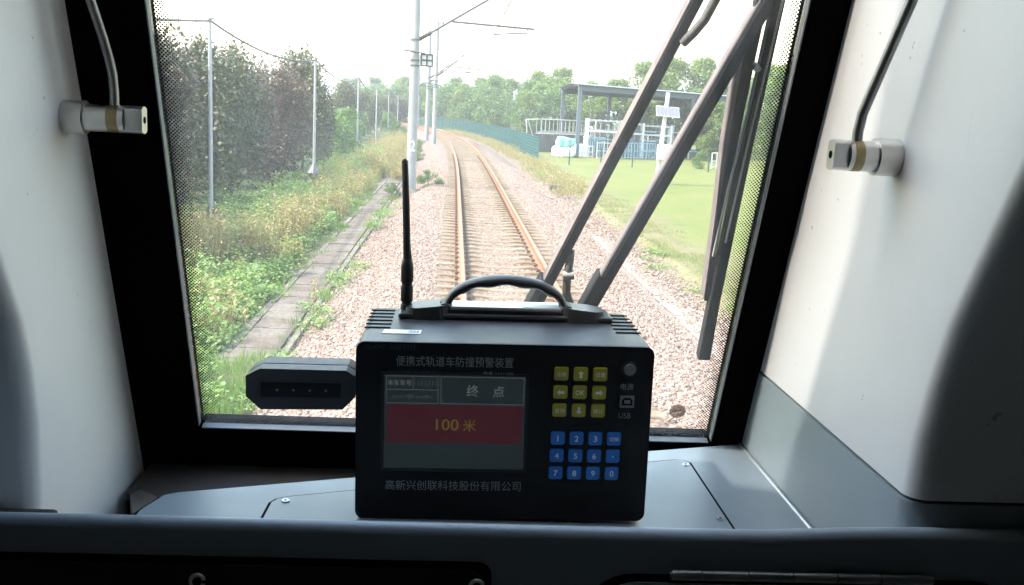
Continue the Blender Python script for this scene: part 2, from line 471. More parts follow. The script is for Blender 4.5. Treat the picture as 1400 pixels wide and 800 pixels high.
# track centre line: straight, then easing into a left-hand curve
def shift(y):
    if y <= 28: return 0.0
    if y <= 131: return 6.0e-6 * (y - 28) ** 3
    t = y - 131
    return 6.0e-6 * 103 ** 3 + 3 * 6.0e-6 * 103 ** 2 * t + 0.5 * 0.0037 * t * t
def slope(y):
    return (shift(y + 0.5) - shift(y - 0.5))
TC = 0.985
def tx(u, y): return TC + u - shift(y)

# ================================================================== TRAIN CAB
T = radians(20.6)
GO = Vector((0, 1.526, 2.22))
ES = Vector((0, -sin(T), cos(T))); EN = Vector((0, cos(T), sin(T)))
def G(x, s, n=0.0): return GO + Vector((x, 0, 0)) + ES * s + EN * n
GR = Matrix(((1, 0, 0), (0, ES.y, -EN.y), (0, ES.z, -EN.z)))     # columns: X, ES, -EN(towards the driver)
GR = Matrix((Vector((1, 0, 0)), ES, Vector((1, 0, 0)).cross(ES))).transposed()
DASH_Z = 2.22

cab = thing('train_cab', (0, 1.0, 1.25), "driver's cab with white side panels, black windscreen frame and blue-grey dashboard", 'train cab')

# shell behind and round the camera
sh = MB()
sh.box((0.0, -1.52, 2.73), (2.7, 0.06, 3.06))
sh.box((-1.35, -0.1, 2.73), (0.06, 2.78, 3.06)); sh.box((1.35, -0.1, 2.73), (0.06, 2.78, 3.06))
sh.box((0, -0.305, 4.23), (2.64, 2.37, 0.06))
sh.box((0, 0.86, 4.07), (2.64, 0.05, 0.26))
sh.box((0, 0.0, 1.22), (2.64, 2.98, 0.06))
sh.box((-0.95, 1.32, 2.98), (0.76, 0.05, 2.44)); sh.box((0.96, 1.32, 2.98), (0.76, 0.05, 2.44))
sh.build('cab_shell', M['shell'], cab)

# windscreen frame: four black members, a sill board and a black block for the shaded recess below it
FL, FR, IL, IR, S0, S1 = -0.489, 0.499, -0.394, 0.449, -0.004, 1.85
fm = MB()
fm.box(G((FL + IL) / 2 - 0.006, 0.81, 0.022), (IL - FL + 0.012, 2.26, 0.044), GR)
fm.box(G((FR + IR) / 2 + 0.006, 0.81, 0.022), (FR - IR + 0.012, 2.26, 0.044), GR)
fm.box(G((IL + IR) / 2, S0 - 0.148, 0.023), (IR - IL - 0.0005, 0.296, 0.042), GR)
fm.box(G((IL + IR) / 2, S1 + 0.035, 0.023), (IR - IL - 0.0005, 0.07, 0.042), GR)
wf = fm.build('window_frame', M['black_frame'], cab, 0.004)
gk = MB()
for a, b in (((IL + 0.0012, S0), (IL + 0.0012, S1)), ((IR - 0.0012, S0), (IR - 0.0012, S1))):
    gk.box((G(a[0], a[1], 0.009) + G(b[0], b[1], 0.009)) / 2, (0.0018, b[1] - a[1] - 0.01, 0.012), GR)
gk.box(G((IL + IR) / 2, S0 + 0.0012, 0.009), (IR - IL - 0.011, 0.0018, 0.012), GR)
gk.build('glazing_bead', M['print_grey'], wf)

gp_ = MB()
gp_.box((0, 0, 0), (IR - IL - 0.002, S1 - S0 - 0.002, 0.008))
gme = gp_.mesh('windscreen')
for p in gme.polygons:
    p.material_index = 0 if p.normal.z > 0.5 else 1
cx_, cs_ = (IL + IR) / 2, (S0 + S1) / 2
for v in gme.vertices:
    v.co.x += cx_; v.co.y += cs_
glass = link('windscreen', gme, [M['glass_in'], M['glass_out']], cab)
glass.matrix_local = Matrix.Translation(G(0, 0, 0.020) - OFF[cab]) @ GR.to_4x4()
dm = MB(); dm.cyl((0, 0, 0.0005), (0, 0, 0.0022), 0.0135, n=28, smooth=False)
dc = link('round_sticker', dm.mesh('round_sticker'), M['disc'], glass, (0.385, 0.053, 0.004))
gm = MB()
for i, (a, b) in enumerate(((-0.010, 0.0), (-0.002, 0.003), (0.006, 0.006))):
    for k in range(9):
        t0, t1 = radians(40 + k * 30), radians(40 + (k + 1) * 30)
        q = lambda t, r: (a + r * cos(t), b + r * sin(t), 0)
        gm.add([q(t0, 0.0045), q(t1, 0.0045), q(t1, 0.0034), q(t0, 0.0034)], [(0, 1, 2, 3)])
for k in range(3):
    gm.add([(-0.008, -0.010 - k * 0.006, 0), (0.010 - k * 0.004, -0.008 - k * 0.006, 0), (0.010 - k * 0.004, -0.0086 - k * 0.006, 0), (-0.008, -0.0106 - k * 0.006, 0)], [(0, 1, 2, 3)])
link('glass_mark', gm.mesh('glass_mark'), M['etch'], glass, (0.383, 0.027, 0.0052))

sb = MB()
za, zb = 2.145, 1.95
pl = [(-0.478, 1.43), (-0.10, 1.340), (0.30, 1.42), (0.30, 1.56), (-0.478, 1.56)]
sb.prism([Vector((x, y, za - 0.012)) for x, y in pl], [Vector((x, y, za)) for x, y in pl])
sb.build('sill_board', M['brown_board'], cab, 0.003)
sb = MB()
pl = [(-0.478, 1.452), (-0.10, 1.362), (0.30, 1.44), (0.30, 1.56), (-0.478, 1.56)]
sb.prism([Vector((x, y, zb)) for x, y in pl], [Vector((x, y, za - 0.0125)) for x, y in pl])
sb.build('recess_shade', M['gap'], cab)  # near-black block in the open void, its shade put into the colour

# white side panels: flat along the cab side, then round a soft corner to the rear-facing column
def yfront(z): return 1.526 - (z - 2.22) * tan(T) - 0.002
def interp(tab, z):
    if z <= tab[0][0]: return tab[0][1]
    for (a, b), (c, d) in zip(tab, tab[1:]):
        if z <= c: return b + (d - b) * (z - a) / (c - a)
    (a, b), (c, d) = tab[-2:]
    return d + (d - b) * (z - c) / (c - a)
YR = [(2.0, 0.952), (2.36, 0.952), (2.44, 0.944), (2.52, 0.922), (2.585, 0.896), (2.62, 0.875), (2.71, 0.828)]
YL = [(1.9, 1.13), (2.25, 1.145), (2.33, 1.150), (2.44, 1.132), (2.50, 1.106), (2.54, 1.080), (2.71, 0.985)]
def panel_rows(x, sgn, tab, zs, r=0.022):
    rows = []
    for z in zs:
        yc = interp(tab, z)
        row = [Vector((x, yfront(z), z))]
        n = 10
        for i in range(1, n): row.append(Vector((x, yfront(z) + (yc + r - yfront(z)) * i / n, z)))
        for i in range(9):
            a = radians(90 * i / 8)
            row.append(Vector((x + sgn * (r - r * cos(a)), yc + r - r * sin(a), z)))
        row.append(Vector((x + sgn * 0.45, yc, z)))
        row.append(Vector((x + sgn * 0.86, yc, z)))
        rows.append(row)
    return rows
def shell_panel(name, mat, x, sgn, tab, z0, z1, n, th=0.012):
    zs = [z0 + (z1 - z0) * i / n for i in range(n + 1)]
    A = panel_rows(x, sgn, tab, zs)
    m = MB()
    m.sweep(A)
    B = panel_rows(x + sgn * th, sgn, [(a, b + th) for a, b in tab], zs)
    m.sweep(B)
    for i in (0, -1):
        m.sweep([A[i], B[i]], smooth=False)
    m.sweep([[r[0] for r in A], [r[0] for r in B]], smooth=False)
    o = m.build(name, mat, cab)
    return o
sp = shell_panel('side_panel', M['white_panel'], 0.500, 1, YR, 2.362, 4.19, 28)
sp['label'] = 'white right side panel catching a strip of sunlight'
sl = shell_panel('side_panel', M['white_panel'], -0.490, -1, YL, 1.95, 4.19, 34)
sl['label'] = 'white left side panel in shade'
shell_panel('lower_panel', M['grey_panel'], 0.4985, 1, [(a, b + 0.002) for a, b in YR], 2.05, 2.3575, 8)
shell_panel('panel_gap', M['gap'], 0.506, 1, [(a, b + 0.006) for a, b in YR], 2.34, 2.38, 2, 0.003)

# dashboard tray behind the raised front lip
dk = MB()
dp = [(-0.386, 1.10), (-0.383, 1.200), (-0.3675, 1.250), (-0.352, 1.260), (-0.121, 1.331), (0.336, 1.478), (0.4955, 1.524), (0.4955, 1.10)]
dk.prism([Vector((x, y, DASH_Z - 0.03)) for x, y in dp], [Vector((x, y, DASH_Z)) for x, y in dp])
dash = dk.build('dashboard', M['dash'], cab, 0.004, 3)
fil = MB()
fil.tube([(0.4945, 1.522, 2.221), (0.4945, 1.10, 2.221)], 0.0028, 8)
fil.build('edge_bead', M['alu'], dash)
def cover(grow, z0, z1):
    c = [(-0.226 - grow, 1.10), (-0.2225 - grow, 1.232), (-0.217 - grow * 0.8, 1.243 + grow * 0.6), (-0.206, 1.251 + grow), (0.367, 1.437 + grow), (0.379 + grow * 0.6, 1.436 + grow * 0.7), (0.386 + grow, 1.428), (0.387 + grow, 1.10)]
    m = MB(); m.prism([Vector((x, y, z0)) for x, y in c], [Vector((x, y, z1)) for x, y in c]); return m
cover(0.0042, DASH_Z - 0.002, DASH_Z + 0.0005).build('cover_gap', M['gap'], dash)
cover(0.0, DASH_Z - 0.002, DASH_Z + 0.0016).build('access_cover', M['dash'], dash, 0.0007)
for x, y in ((-0.205, 1.236), (0.378, 1.415), (0.378, 1.213)):
    s_ = MB()
    s_.cyl((x, y, DASH_Z + 0.001), (x, y, DASH_Z + 0.0032), 0.0058, 0.0050, 16)
    s_.cyl((x, y, DASH_Z + 0.0033), (x, y, DASH_Z + 0.0036), 0.0021, n=6, m=1)
    s_.build('screw', [M['steel'], M['gap']], dash)
st_ = MB()
st_.prism([Vector(p) for p in ((-0.475, 1.44, 2.10), (-0.386, 1.19, 2.16), (-0.376, 1.205, 2.16), (-0.468, 1.46, 2.10))],
          [Vector(p) for p in ((-0.475, 1.44, 2.14), (-0.3895, 1.19, 2.219), (-0.374, 1.245, 2.219), (-0.468, 1.46, 2.14))])
st_.build('edge_strip', M['brown_board'], dash)

# front lip and fascia
def lip_profile(dz=0.0):
    pr = [(1.16, 2.205), (1.06, 2.245), (0.995, 2.292), (0.966, 2.308)]
    cy_, cz_, r = 0.9385, 2.3185, 0.0105
    for i in range(9):
        a = radians(62 + (180 - 62) * i / 8)
        pr.append((cy_ + r * cos(a), cz_ + r * sin(a)))
    pr += [(0.9265, 2.28), (0.928, 2.0), (0.95, 2.0)]
    return [(y, z + dz) for y, z in pr]
lm = MB(); rows = []
for i in range(29):
    x = -1.2 + 2.4 * i / 28
    t = min(1, max(0, (x - 0.30) / 0.2)); dz = 0.008 * t * t * (3 - 2 * t)
    rows.append([Vector((x, y, z)) for y, z in lip_profile(dz)])
lm.sweep(rows)
fas = lm.build('dash_lip', M['dash'], cab)
FY = 0.9262
def plate(pts, y0, y1, mat, name, parent, bevel=0.0):
    m = MB(); m.prism([Vector((x, y0, z)) for x, z in pts], [Vector((x, y1, z)) for x, z in pts]); return m.build(name, mat, parent, bevel)
plate(rrect(1.30, 0.22, 0.014, 4, -0.594, 2.183), FY + 0.004, FY - 0.001, M['gap'], 'panel_recess', fas)
plate(rrect(1.284, 0.204, 0.012, 4, -0.594, 2.183), FY, FY - 0.003, M['plate'], 'black_panel', fas, 0.0012)
for x in (-0.240, 0.041):
    m = MB()
    rw = [[Vector((x + (0.0065 + 0.0022 * cos(a)) * cos(b), FY - 0.0035 - 0.0022 * sin(a), 2.268 + (0.0065 + 0.0022 * cos(a)) * sin(b))) for a in [2 * pi * j / 8 for j in range(8)]] for b in [radians(12 + 330 * i / 22) for i in range(23)]]
    m.sweep(rw, True)
    m.cyl((x, FY - 0.0032, 2.268), (x, FY - 0.006, 2.268), 0.0045, n=16, m=1)
    m.build('lock_ring', [M['steel'], M['gap']], fas)
plate(rrect(0.47, 0.30, 0.055, 8, 0.384, 2.134), FY + 0.003, FY - 0.0015, M['gap'], 'lid_gap', fas)
plate(rrect(0.452, 0.29, 0.050, 8, 0.384, 2.131), FY, FY - 0.0035, M['dash'], 'locker_lid', fas, 0.001)
hm = MB()
edges = [0.241, 0.272, 0.322, 0.369, 0.416, 0.463, 0.519]
for i, (a, b) in enumerate(zip(edges, edges[1:])):
    hm.cyl((a + 0.0004, FY - 0.0055, 2.2865), (b - 0.0004, FY - 0.0055, 2.2865), 0.0055, n=14)
hm.cyl((0.24, FY - 0.0055, 2.2865), (0.52, FY - 0.0055, 2.2865), 0.0035, n=10)
hm.build('hinge', M['steel_dark'], fas)
m = MB(); m.box((-0.555, 1.135, 2.2405), (0.19, 0.012, 0.012)); m.build('dirty_seal', M['seal'], cab, 0.006)

# blind brackets with their guide rods
def bracket(x0, sgn, y, z, length, rod):
    S_ = lambda t: Vector((x0 + sgn * t, y, z))
    b = MB(); b.cyl(S_(0.015), S_(length * 0.56), 0.0172, n=28)
    o = b.build('blind_bracket', M['steel'], cab, 0.001)
    c = MB(); c.cyl(S_(0.0), S_(0.026), 0.0210, n=28); c.build('bracket_collar', M['steel'], o, 0.0025)
    c = MB(); c.cyl(S_(length * 0.56), S_(length * 0.70), 0.0176, n=28); c.build('brass_ring', M['brass'], o, 0.0008)
    c = MB(); a0, a1, a2 = length * 0.70, length * 0.77, length
    c.cyl(S_(a0), S_(a1), 0.0172, n=28)
    # milled tip: two flats left of a round bar
    n = 28; prof = []
    for i in range(n):
        a = 2 * pi * i / n; yy, zz = 0.0172 * cos(a), 0.0172 * sin(a)
        prof.append((max(-0.0105, min(0.0105, yy)), zz))
    c.prism([S_(a1 - 0.0005) + Vector((0, p, q)) for p, q in prof], [S_(a2) + Vector((0, p, q)) for p, q in prof])
    c.cyl(S_(a2 - 0.001), S_(a2 + 0.0006), 0.0045, n=14, m=1)
    c.build('milled_tip', [M['steel'], M['gap']], o, 0.0012)
    rd = MB(); rd.tube(rod, 0.0058, 10); rd.build('guide_rod', M['steel_dark'], o)
bracket(-0.490, 1, 1.275, 2.712, 0.098, [(-0.4285, 1.275, 2.712), (-0.4287, 1.275, 2.745), (-0.4292, 1.272, 2.766), (-0.431, 1.266, 2.785), (-0.434, 1.255, 2.81), (-0.440, 1.24, 2.845), (-0.450, 1.20, 2.92), (-0.468, 1.12, 3.1), (-0.48, 1.05, 3.28)])
bracket(0.500, -1, 1.085, 2.718, 0.076, [(0.4525, 1.085, 2.718), (0.4525, 1.085, 2.745), (0.4535, 1.081, 2.765), (0.457, 1.07, 2.79), (0.470, 1.03, 2.88), (0.48, 0.98, 2.99), (0.49, 0.93, 3.15), (0.495, 0.9, 3.28)])

# windscreen wiper on the outside of the glass
wp = thing('windscreen_wiper', G(0.2, 0.1, 0.1), 'dark parallel-arm windscreen wiper with long blade parked outside the glass at right', 'wiper')
def bar(p, q, wd, th, mat, name, n0=0.095, parent=wp, bev=0.003, n1=None):
    n1 = n0 if n1 is None else n1
    a, b = G(p[0], p[1], n0), G(q[0], q[1], n1)
    d = (b - a).normalized(); side = d.cross(EN).normalized(); nn = side.cross(d)
    R = Matrix((side, d, nn)).transposed()
    m = MB(); m.box((a + b) / 2, (wd, (b - a).length, th), R); return m.build(name, mat, parent, bev)
# points measured on the plane 5 cm outside the glass are pushed to the arms' plane from the same eye point
def W(x, s, k=1.0): return (x, s)
arm_a = bar((0.118, 0.165), (0.345, 0.80), 0.016, 0.018, M['wiper'], 'wiper_arm', 0.055)
bar((0.1095, 0.165), (0.3365, 0.80), 0.005, 0.021, M['wiper_brown'], 'arm_edge_highlight', 0.055, arm_a, 0.001)  # paler strip, the highlight on the arm's left edge put into colour
arm_b = bar((0.2015, 0.165), (0.426, 0.76), 0.0195, 0.018, M['wiper'], 'wiper_arm', 0.055)
bar((0.1915, 0.165), (0.416, 0.76), 0.006, 0.021, M['wiper_brown'], 'arm_edge_highlight', 0.055, arm_b, 0.001)  # same painted edge highlight on the second arm
bar((0.192, 0.165), (0.236, 0.285), 0.012, 0.03, M['wiper'], 'arm_sleeve', 0.058, arm_b)
bar((0.106, 0.165), (0.146, 0.275), 0.010, 0.03, M['wiper'], 'arm_sleeve', 0.058, arm_a)
bl = MB()
def strip(pts, n0, n1):       # pts: (s, xa, xb)
    rows = []
    for s, xa, xb in pts:
        rows.append([G(xa, s, n0), G(xb, s, n0), G(xb, s, n1), G(xa, s, n1)])
    bl.sweep(rows, True, smooth=False)
    bl.add(rows[0], [(0, 1, 2, 3)]); bl.add(rows[-1], [(3, 2, 1, 0)])
strip([(0.140, 0.410, 0.430), (0.25, 0.410, 0.4265), (0.39, 0.4105, 0.4265), (0.50, 0.4115, 0.4265), (0.72, 0.414, 0.429), (0.86, 0.417, 0.432)], 0.040, 0.060)
blade = bl.build('wiper_blade', M['rubber'], wp, 0.002)
bl = MB()
strip([(0.245, 0.4045, 0.4095), (0.39, 0.400, 0.4085), (0.51, 0.3955, 0.4075), (0.62, 0.393, 0.408), (0.72, 0.3925, 0.4095), (0.86, 0.398, 0.4125)], 0.052, 0.068)
bl.build('blade_carrier', M['wiper'], blade, 0.002)
bl = MB()
strip([(0.25, 0.402, 0.4045), (0.39, 0.3945, 0.3985), (0.51, 0.386, 0.3935), (0.60, 0.384, 0.3905), (0.68, 0.386, 0.3895)], 0.050, 0.075)
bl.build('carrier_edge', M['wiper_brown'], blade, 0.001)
bl = MB(); bl.tube([G(0.402, 0.33, 0.045), G(0.404, 0.45, 0.043), G(0.412, 0.60, 0.044), G(0.4195, 0.75, 0.045)], 0.0022, 6)
bl.tube([G(0.413, 0.36, 0.034), G(0.416, 0.55, 0.033), G(0.424, 0.76, 0.033)], 0.0016, 6)
bl.cyl(G(0.4085, 0.628, 0.052), G(0.4085, 0.628, 0.036), 0.005, n=10)
bl.build('washer_pipe', M['zip'], blade)
hs = MB(); hs.tube([G(0.184, 0.325, 0.056), G(0.1835, 0.312, 0.048), G(0.182, 0.298, 0.044), G(0.1815, 0.28, 0.042), G(0.183, 0.255, 0.042), G(0.192, 0.232, 0.042), G(0.2085, 0.210, 0.043), G(0.225, 0.19, 0.05)], 0.0065, 10)
hose = hs.build('washer_hose', M['hose'], wp)
hs = MB(); hs.cyl(G(0.174, 0.287, 0.042), G(0.191, 0.2895, 0.042), 0.0082, n=12); hs.build('cable_tie', M['zip'], hose)
hs = MB(); hs.tube([G(0.302, 0.655, 0.045), G(0.3135, 0.672, 0.040), G(0.3245, 0.690, 0.038), G(0.336, 0.72, 0.04), G(0.352, 0.77, 0.045), G(0.366, 0.82, 0.055)], 0.0068, 10); hs.build('washer_hose', M['hose'], wp)
bar((0.095, 0.165), (0.25, 0.165), 0.045, 0.04, M['wiper'], 'pivot_bracket', 0.075)

# ================================================================== WARNING DEVICE
DV = Vector((0.08, 1.188, 2.2240))
dev = thing('collision_warning_device', DV, 'black portable warning device with red screen, yellow and blue keys and antenna', 'warning device', rot=(0, radians(-0.9), 0))
def loc(mb, name, mats, parent=dev, bevel=0.0, seg=2):
    return mb.build(name, mats, parent, bevel, seg, local=True)
HH = 0.2350; HW = 0.1885
c = MB()
c.prism([Vector((x * 0.992, 0.004, z)) for x, z in rrect(2 * HW, HH, 0.009, 4, 0, HH / 2)],
        [Vector((x * 0.985, 0.205, z - 0.004)) for x, z in rrect(2 * HW, HH, 0.009, 4, 0, HH / 2 + 0.004)], smooth=False)
case = loc(c, 'case', M['case'])
c = MB(); c.prism([Vector((x, 0.0, z)) for x, z in rrect(2 * HW, HH, 0.011, 5, 0, HH / 2)], [Vector((x, 0.006, z)) for x, z in rrect(2 * HW, HH, 0.011, 5, 0, HH / 2)])
front = loc(c, 'front_plate', M['plate'], dev, 0.0018)
ZT = HH
for sx in (-1, 1):
    for k in range(6):
        y = 0.078 + k * 0.022
        v = MB(); v.box((sx * (0.168 - 0.0), y, ZT + 0.0003), (0.034, 0.0055, 0.0012)); loc(v, 'vent_slot', M['gap'], case)
def put_text(name, body, x, z, wd, ht, mat, parent=front, y=-0.0007, bold=0.0, sp=1.0):
    me = text_mesh(body, wd, ht, bold, sp)
    if len(me.materials): me = me.copy(); me.materials.clear()
    o = link(name, me, mat, parent, (x, y, z)); o.rotation_euler = (pi / 2, 0, 0)
    return o
put_text('title_lettering', '便携式轨道车防撞预警装置', -0.0647, 0.2113, 0.1475, 0.0134, M['print_grey'])
put_text('maker_lettering', '高新兴创联科技股份有限公司', -0.063, 0.0465, 0.1745, 0.0135, M['print_grey'])
put_text('logo_lettering', 'G-XVC 创联科技', -0.145, 0.2288, 0.064, 0.0085, M['print_dim'])
put_text('power_lettering', '电源', 0.1555, 0.1830, 0.0165, 0.0085, M['print_grey'])
put_text('port_lettering', 'USB', 0.1545, 0.1445, 0.0155, 0.0075, M['print_grey'])
# screen
s_ = MB(); s_.box((-0.0633, -0.0006, 0.1315), (0.1785, 0.0016, 0.1235)); screen = loc(s_, 'screen', M['lcd'])
s_ = MB()
for a, b, c_, d in ((-0.157, -0.1535, 0.069, 0.195), (0.0265, 0.030, 0.069, 0.195)):
    s_.box(((a + b) / 2, -0.0008, (c_ + d) / 2), (b - a, 0.0026, d - c_))
s_.box((-0.0633, -0.0008, 0.1955), (0.187, 0.0026, 0.003)); s_.box((-0.0633, -0.0008, 0.0675), (0.187, 0.0026, 0.003))
loc(s_, 'screen_bezel', M['matte_black'])
s_ = MB(); s_.box((-0.0633, -0.0016, 0.1295), (0.1715, 0.0006, 0.050)); loc(s_, 'red_band', M['lcd_red'], screen)
ln = MB()
def hl(x0, x1, z): ln.box(((x0 + x1) / 2, -0.0016, z), (x1 - x0, 0.0006, 0.0009))
def vl(x, z0, z1): ln.box((x, -0.00185, (z0 + z1) / 2), (0.0009, 0.0006, z1 - z0))
hl(-0.150, -0.085, 0.1918); hl(-0.150, -0.085, 0.1742); hl(-0.150, -0.085, 0.1565); vl(-0.150, 0.1565, 0.1918); vl(-0.085, 0.1565, 0.1918); vl(-0.117, 0.1742, 0.1918)
hl(-0.0815, 0.0235, 0.1918); hl(-0.0815, 0.0235, 0.1565); vl(-0.0815, 0.1565, 0.1918); vl(0.0235, 0.1565, 0.1918)
loc(ln, 'screen_line', M['lcd_line'], screen)
put_text('screen_lettering', '本车车号', -0.1335, 0.1832, 0.030, 0.0072, M['lcd_text'], screen, -0.0021)
put_text('screen_lettering', '1111111', -0.101, 0.1830, 0.028, 0.0062, M['lcd_line'], screen, -0.0021)
put_text('screen_lettering', '(x-x-1股-x.x米)', -0.1175, 0.1652, 0.049, 0.0062, M['lcd_line'], screen, -0.0021)
put_text('screen_lettering', '终', -0.0415, 0.1742, 0.0150, 0.0155, M['lcd_text'], screen, -0.0021)
put_text('screen_lettering', '点', -0.0085, 0.1737, 0.0140, 0.0145, M['lcd_text'], screen, -0.0021)
put_text('screen_lettering', '100', -0.0725, 0.1290, 0.0285, 0.0150, M['lcd_yellow'], screen, -0.0024)
put_text('screen_lettering', '米', -0.0440, 0.1285, 0.0170, 0.0165, M['lcd_yellow'], screen, -0.0024)
put_text('screen_lettering', '点(设置)条 方方向', -0.1150, 0.1978, 0.054, 0.0052, M['print_dim'], front, -0.0024)
put_text('screen_lettering', '电量 111110%', -0.0095, 0.1978, 0.038, 0.0042, M['print_grey'], front, -0.0024)
# keys
kp = MB(); pr = rrect(0.0182, 0.0180, 0.0028, 3)
kp.prism([Vector((x, 0.0, z)) for x, z in pr], [Vector((x * 0.93, -0.0026, z * 0.93)) for x, z in pr])
kme_y = kp.mesh('key'); kme_b = kme_y.copy()
ar = MB(); ar.add([(0, 0, 0.0048), (-0.0042, 0, 0.0008), (-0.0018, 0, 0.0008), (-0.0018, 0, -0.0048), (0.0018, 0, -0.0048), (0.0018, 0, 0.0008), (0.0042, 0, 0.0008)], [(0, 1, 2, 3, 4, 5, 6)])
arrow_me = ar.mesh('key_symbol')
def key(x, z, me, mat, sym, big=True):
    k = link('key', me, mat, dev, (x, -0.0001, z))
    if sym in '↑↓←→':
        a = link('key_symbol', arrow_me, M['print_key'], k, (0, -0.0029, 0))
        a.rotation_euler = (0, {'↑': 0, '↓': pi, '←': -pi / 2, '→': pi / 2}[sym], 0)
    else:
        wd, ht = {'OK': (0.0115, 0.0062), '·': (0.0022, 0.0022)}.get(sym, (None, 0.0078) if len(sym) == 1 else (0.0125, 0.0058))
        t = text_mesh(sym, wd, ht, 0.012 if sym.isascii() else 0.0)
        o = link('key_symbol', t, M['print_key'], k, (0, -0.0029, 0)); o.rotation_euler = (pi / 2, 0, 0)
ysym = [['注册', '↑', '设置'], ['←', 'OK', '→'], ['查询', '↓', '确认']]
for r in range(3):
    for q in range(3):
        key(0.0705 + q * 0.0248 - r * 0.0002, 0.1985 - r * 0.0240, kme_y, M['yellow_key'], ysym[r][q])
bsym = [['1', '2', '3', '切换'], ['4', '5', '6', '·'], ['7', '8', '9', '0']]
for r in range(3):
    for q in range(4):
        key(0.0695 + q * 0.0243 - r * 0.0004, 0.1130 - r * 0.0234, kme_b, M['blue_key'], bsym[r][q])
b = MB(); b.cyl((0.157, 0.0, 0.2065), (0.157, -0.004, 0.2065), 0.0098, n=24); b.cyl((0.157, -0.004, 0.2065), (0.157, -0.0062, 0.2065), 0.0078, 0.0068, n=24, m=1)
loc(b, 'power_button', [M['matte_black'], M['port']], dev, 0.0006)
b = MB(); b.box((0.1565, -0.001, 0.1632), (0.0185, 0.003, 0.0160)); port = loc(b, 'usb_port', M['port'], dev, 0.0008)
b = MB(); b.prism([Vector((0.1565 + x, -0.0026, 0.1632 + z)) for x, z in ((-0.0068, -0.0045), (0.0068, -0.0045), (0.0068, 0.002), (0.004, 0.0055), (-0.004, 0.0055), (-0.0068, 0.002))],
                  [Vector((0.1565 + x, -0.0030, 0.1632 + z)) for x, z in ((-0.0068, -0.0045), (0.0068, -0.0045), (0.0068, 0.002), (0.004, 0.0055), (-0.004, 0.0055), (-0.0068, 0.002))]); loc(b, 'port_opening', M['gap'], port)
b = MB(); b.box((0.1565, -0.0033, 0.1636), (0.0078, 0.001, 0.0045)); loc(b, 'port_tongue', M['port'], port)
# handle
hd = MB(); hd.box((0.006, 0.165, ZT + 0.004), (0.30, 0.062, 0.008))
hbase = loc(hd, 'handle_base', M['grip'], dev, 0.003)
rl = MB(); rl.box((0.006, 0.168, ZT + 0.0125), (0.158, 0.046, 0.009)); rail_ = loc(rl, 'handle_rail', M['alu'], dev, 0.002)
rl = MB(); rl.box((0.006, 0.1445, ZT + 0.0085), (0.17, 0.006, 0.010)); loc(rl, 'rail_groove', M['matte_black'], rail_, 0.001)
for sx, xm in ((-1, -0.103), (1, 0.1135)):
    mm = MB()
    o1 = rrect(0.066, 0.058, 0.022, 6, xm, 0.160)
    mm.prism([Vector((x, y, ZT)) for x, y in o1], [Vector((xm + (x - xm) * 0.94, 0.16 + (y - 0.16) * 0.9, ZT + 0.0175 - sx * (x - xm) * 0.10)) for x, y in o1])
    mt = loc(mm, 'handle_mount', M['grip'], dev, 0.0025, 3)
    sc_ = MB(); sc_.cyl((xm - sx * 0.02, 0.16, ZT + 0.018), (xm - sx * 0.02, 0.16, ZT + 0.0205), 0.004, n=12); loc(sc_, 'mount_screw', M['gap'], mt)
g = MB(); rows = []
N = 40
for i in range(N + 1):
    t = i / N; a = pi * t
    x = 0.006 - 0.0865 * cos(a)
    zt_ = ZT + 0.014 + 0.047 * sin(a) ** 0.85
    th = 0.0125 + (0.0017 * sin(t * 2 * pi * 5.5) if 0.2 < t < 0.8 else 0) + 0.003 * sin(a)
    tx_, tz_ = 0.0865 * sin(a), 0.047 * cos(a)
    L_ = sqrt(tx_ ** 2 + tz_ ** 2) + 1e-6
    nx_, nz_ = -tz_ / L_ * 0.8, max(0.35, tx_ / L_)
    w_ = 0.0150
    pr = []
    for k in range(12):
        b_ = 2 * pi * k / 12
        cx2, cy2 = cos(b_), sin(b_)
        dn = (0.5 * cy2 - 0.5) * th
        pr.append(Vector((x + nx_ * dn, 0.162 + w_ * (abs(cx2) ** 0.7) * (1 if cx2 >= 0 else -1), zt_ + nz_ * dn)))
    rows.append(pr)
g.sweep(rows, True); g.add(rows[0], [tuple(range(12))]); g.add(rows[-1], [tuple(range(11, -1, -1))])
hg = loc(g, 'handle_grip', M['grip'])
for x in (-0.0805, 0.0925):
    b = MB(); b.cyl((x, 0.143, ZT + 0.012), (x, 0.181, ZT + 0.012), 0.0095, n=16); loc(b, 'handle_hinge', M['matte_black'], dev, 0.001)
# stickers on the top
b = MB(); b.prism([Vector((x, y, ZT + 0.0002)) for x, y in ((-0.160, 0.045), (-0.1105, 0.0445), (-0.109, 0.066), (-0.158, 0.0665))], [Vector((x, y, ZT + 0.0007)) for x, y in ((-0.160, 0.045), (-0.1105, 0.0445), (-0.109, 0.066), (-0.158, 0.0665))])
stk = loc(b, 'label_sticker', M['sticker'])
b = MB()
for i in range(9): b.box((-0.1255 + i * 0.0016, 0.0555, ZT + 0.0009), (0.0007 + 0.0004 * (i % 3), 0.012, 0.0003))
loc(b, 'sticker_print', M['print_grey'], stk)
b = MB(); b.box((0.0575, 0.1685, ZT + 0.0173), (0.055, 0.038, 0.0006)); loc(b, 'label_sticker', M['sticker'])
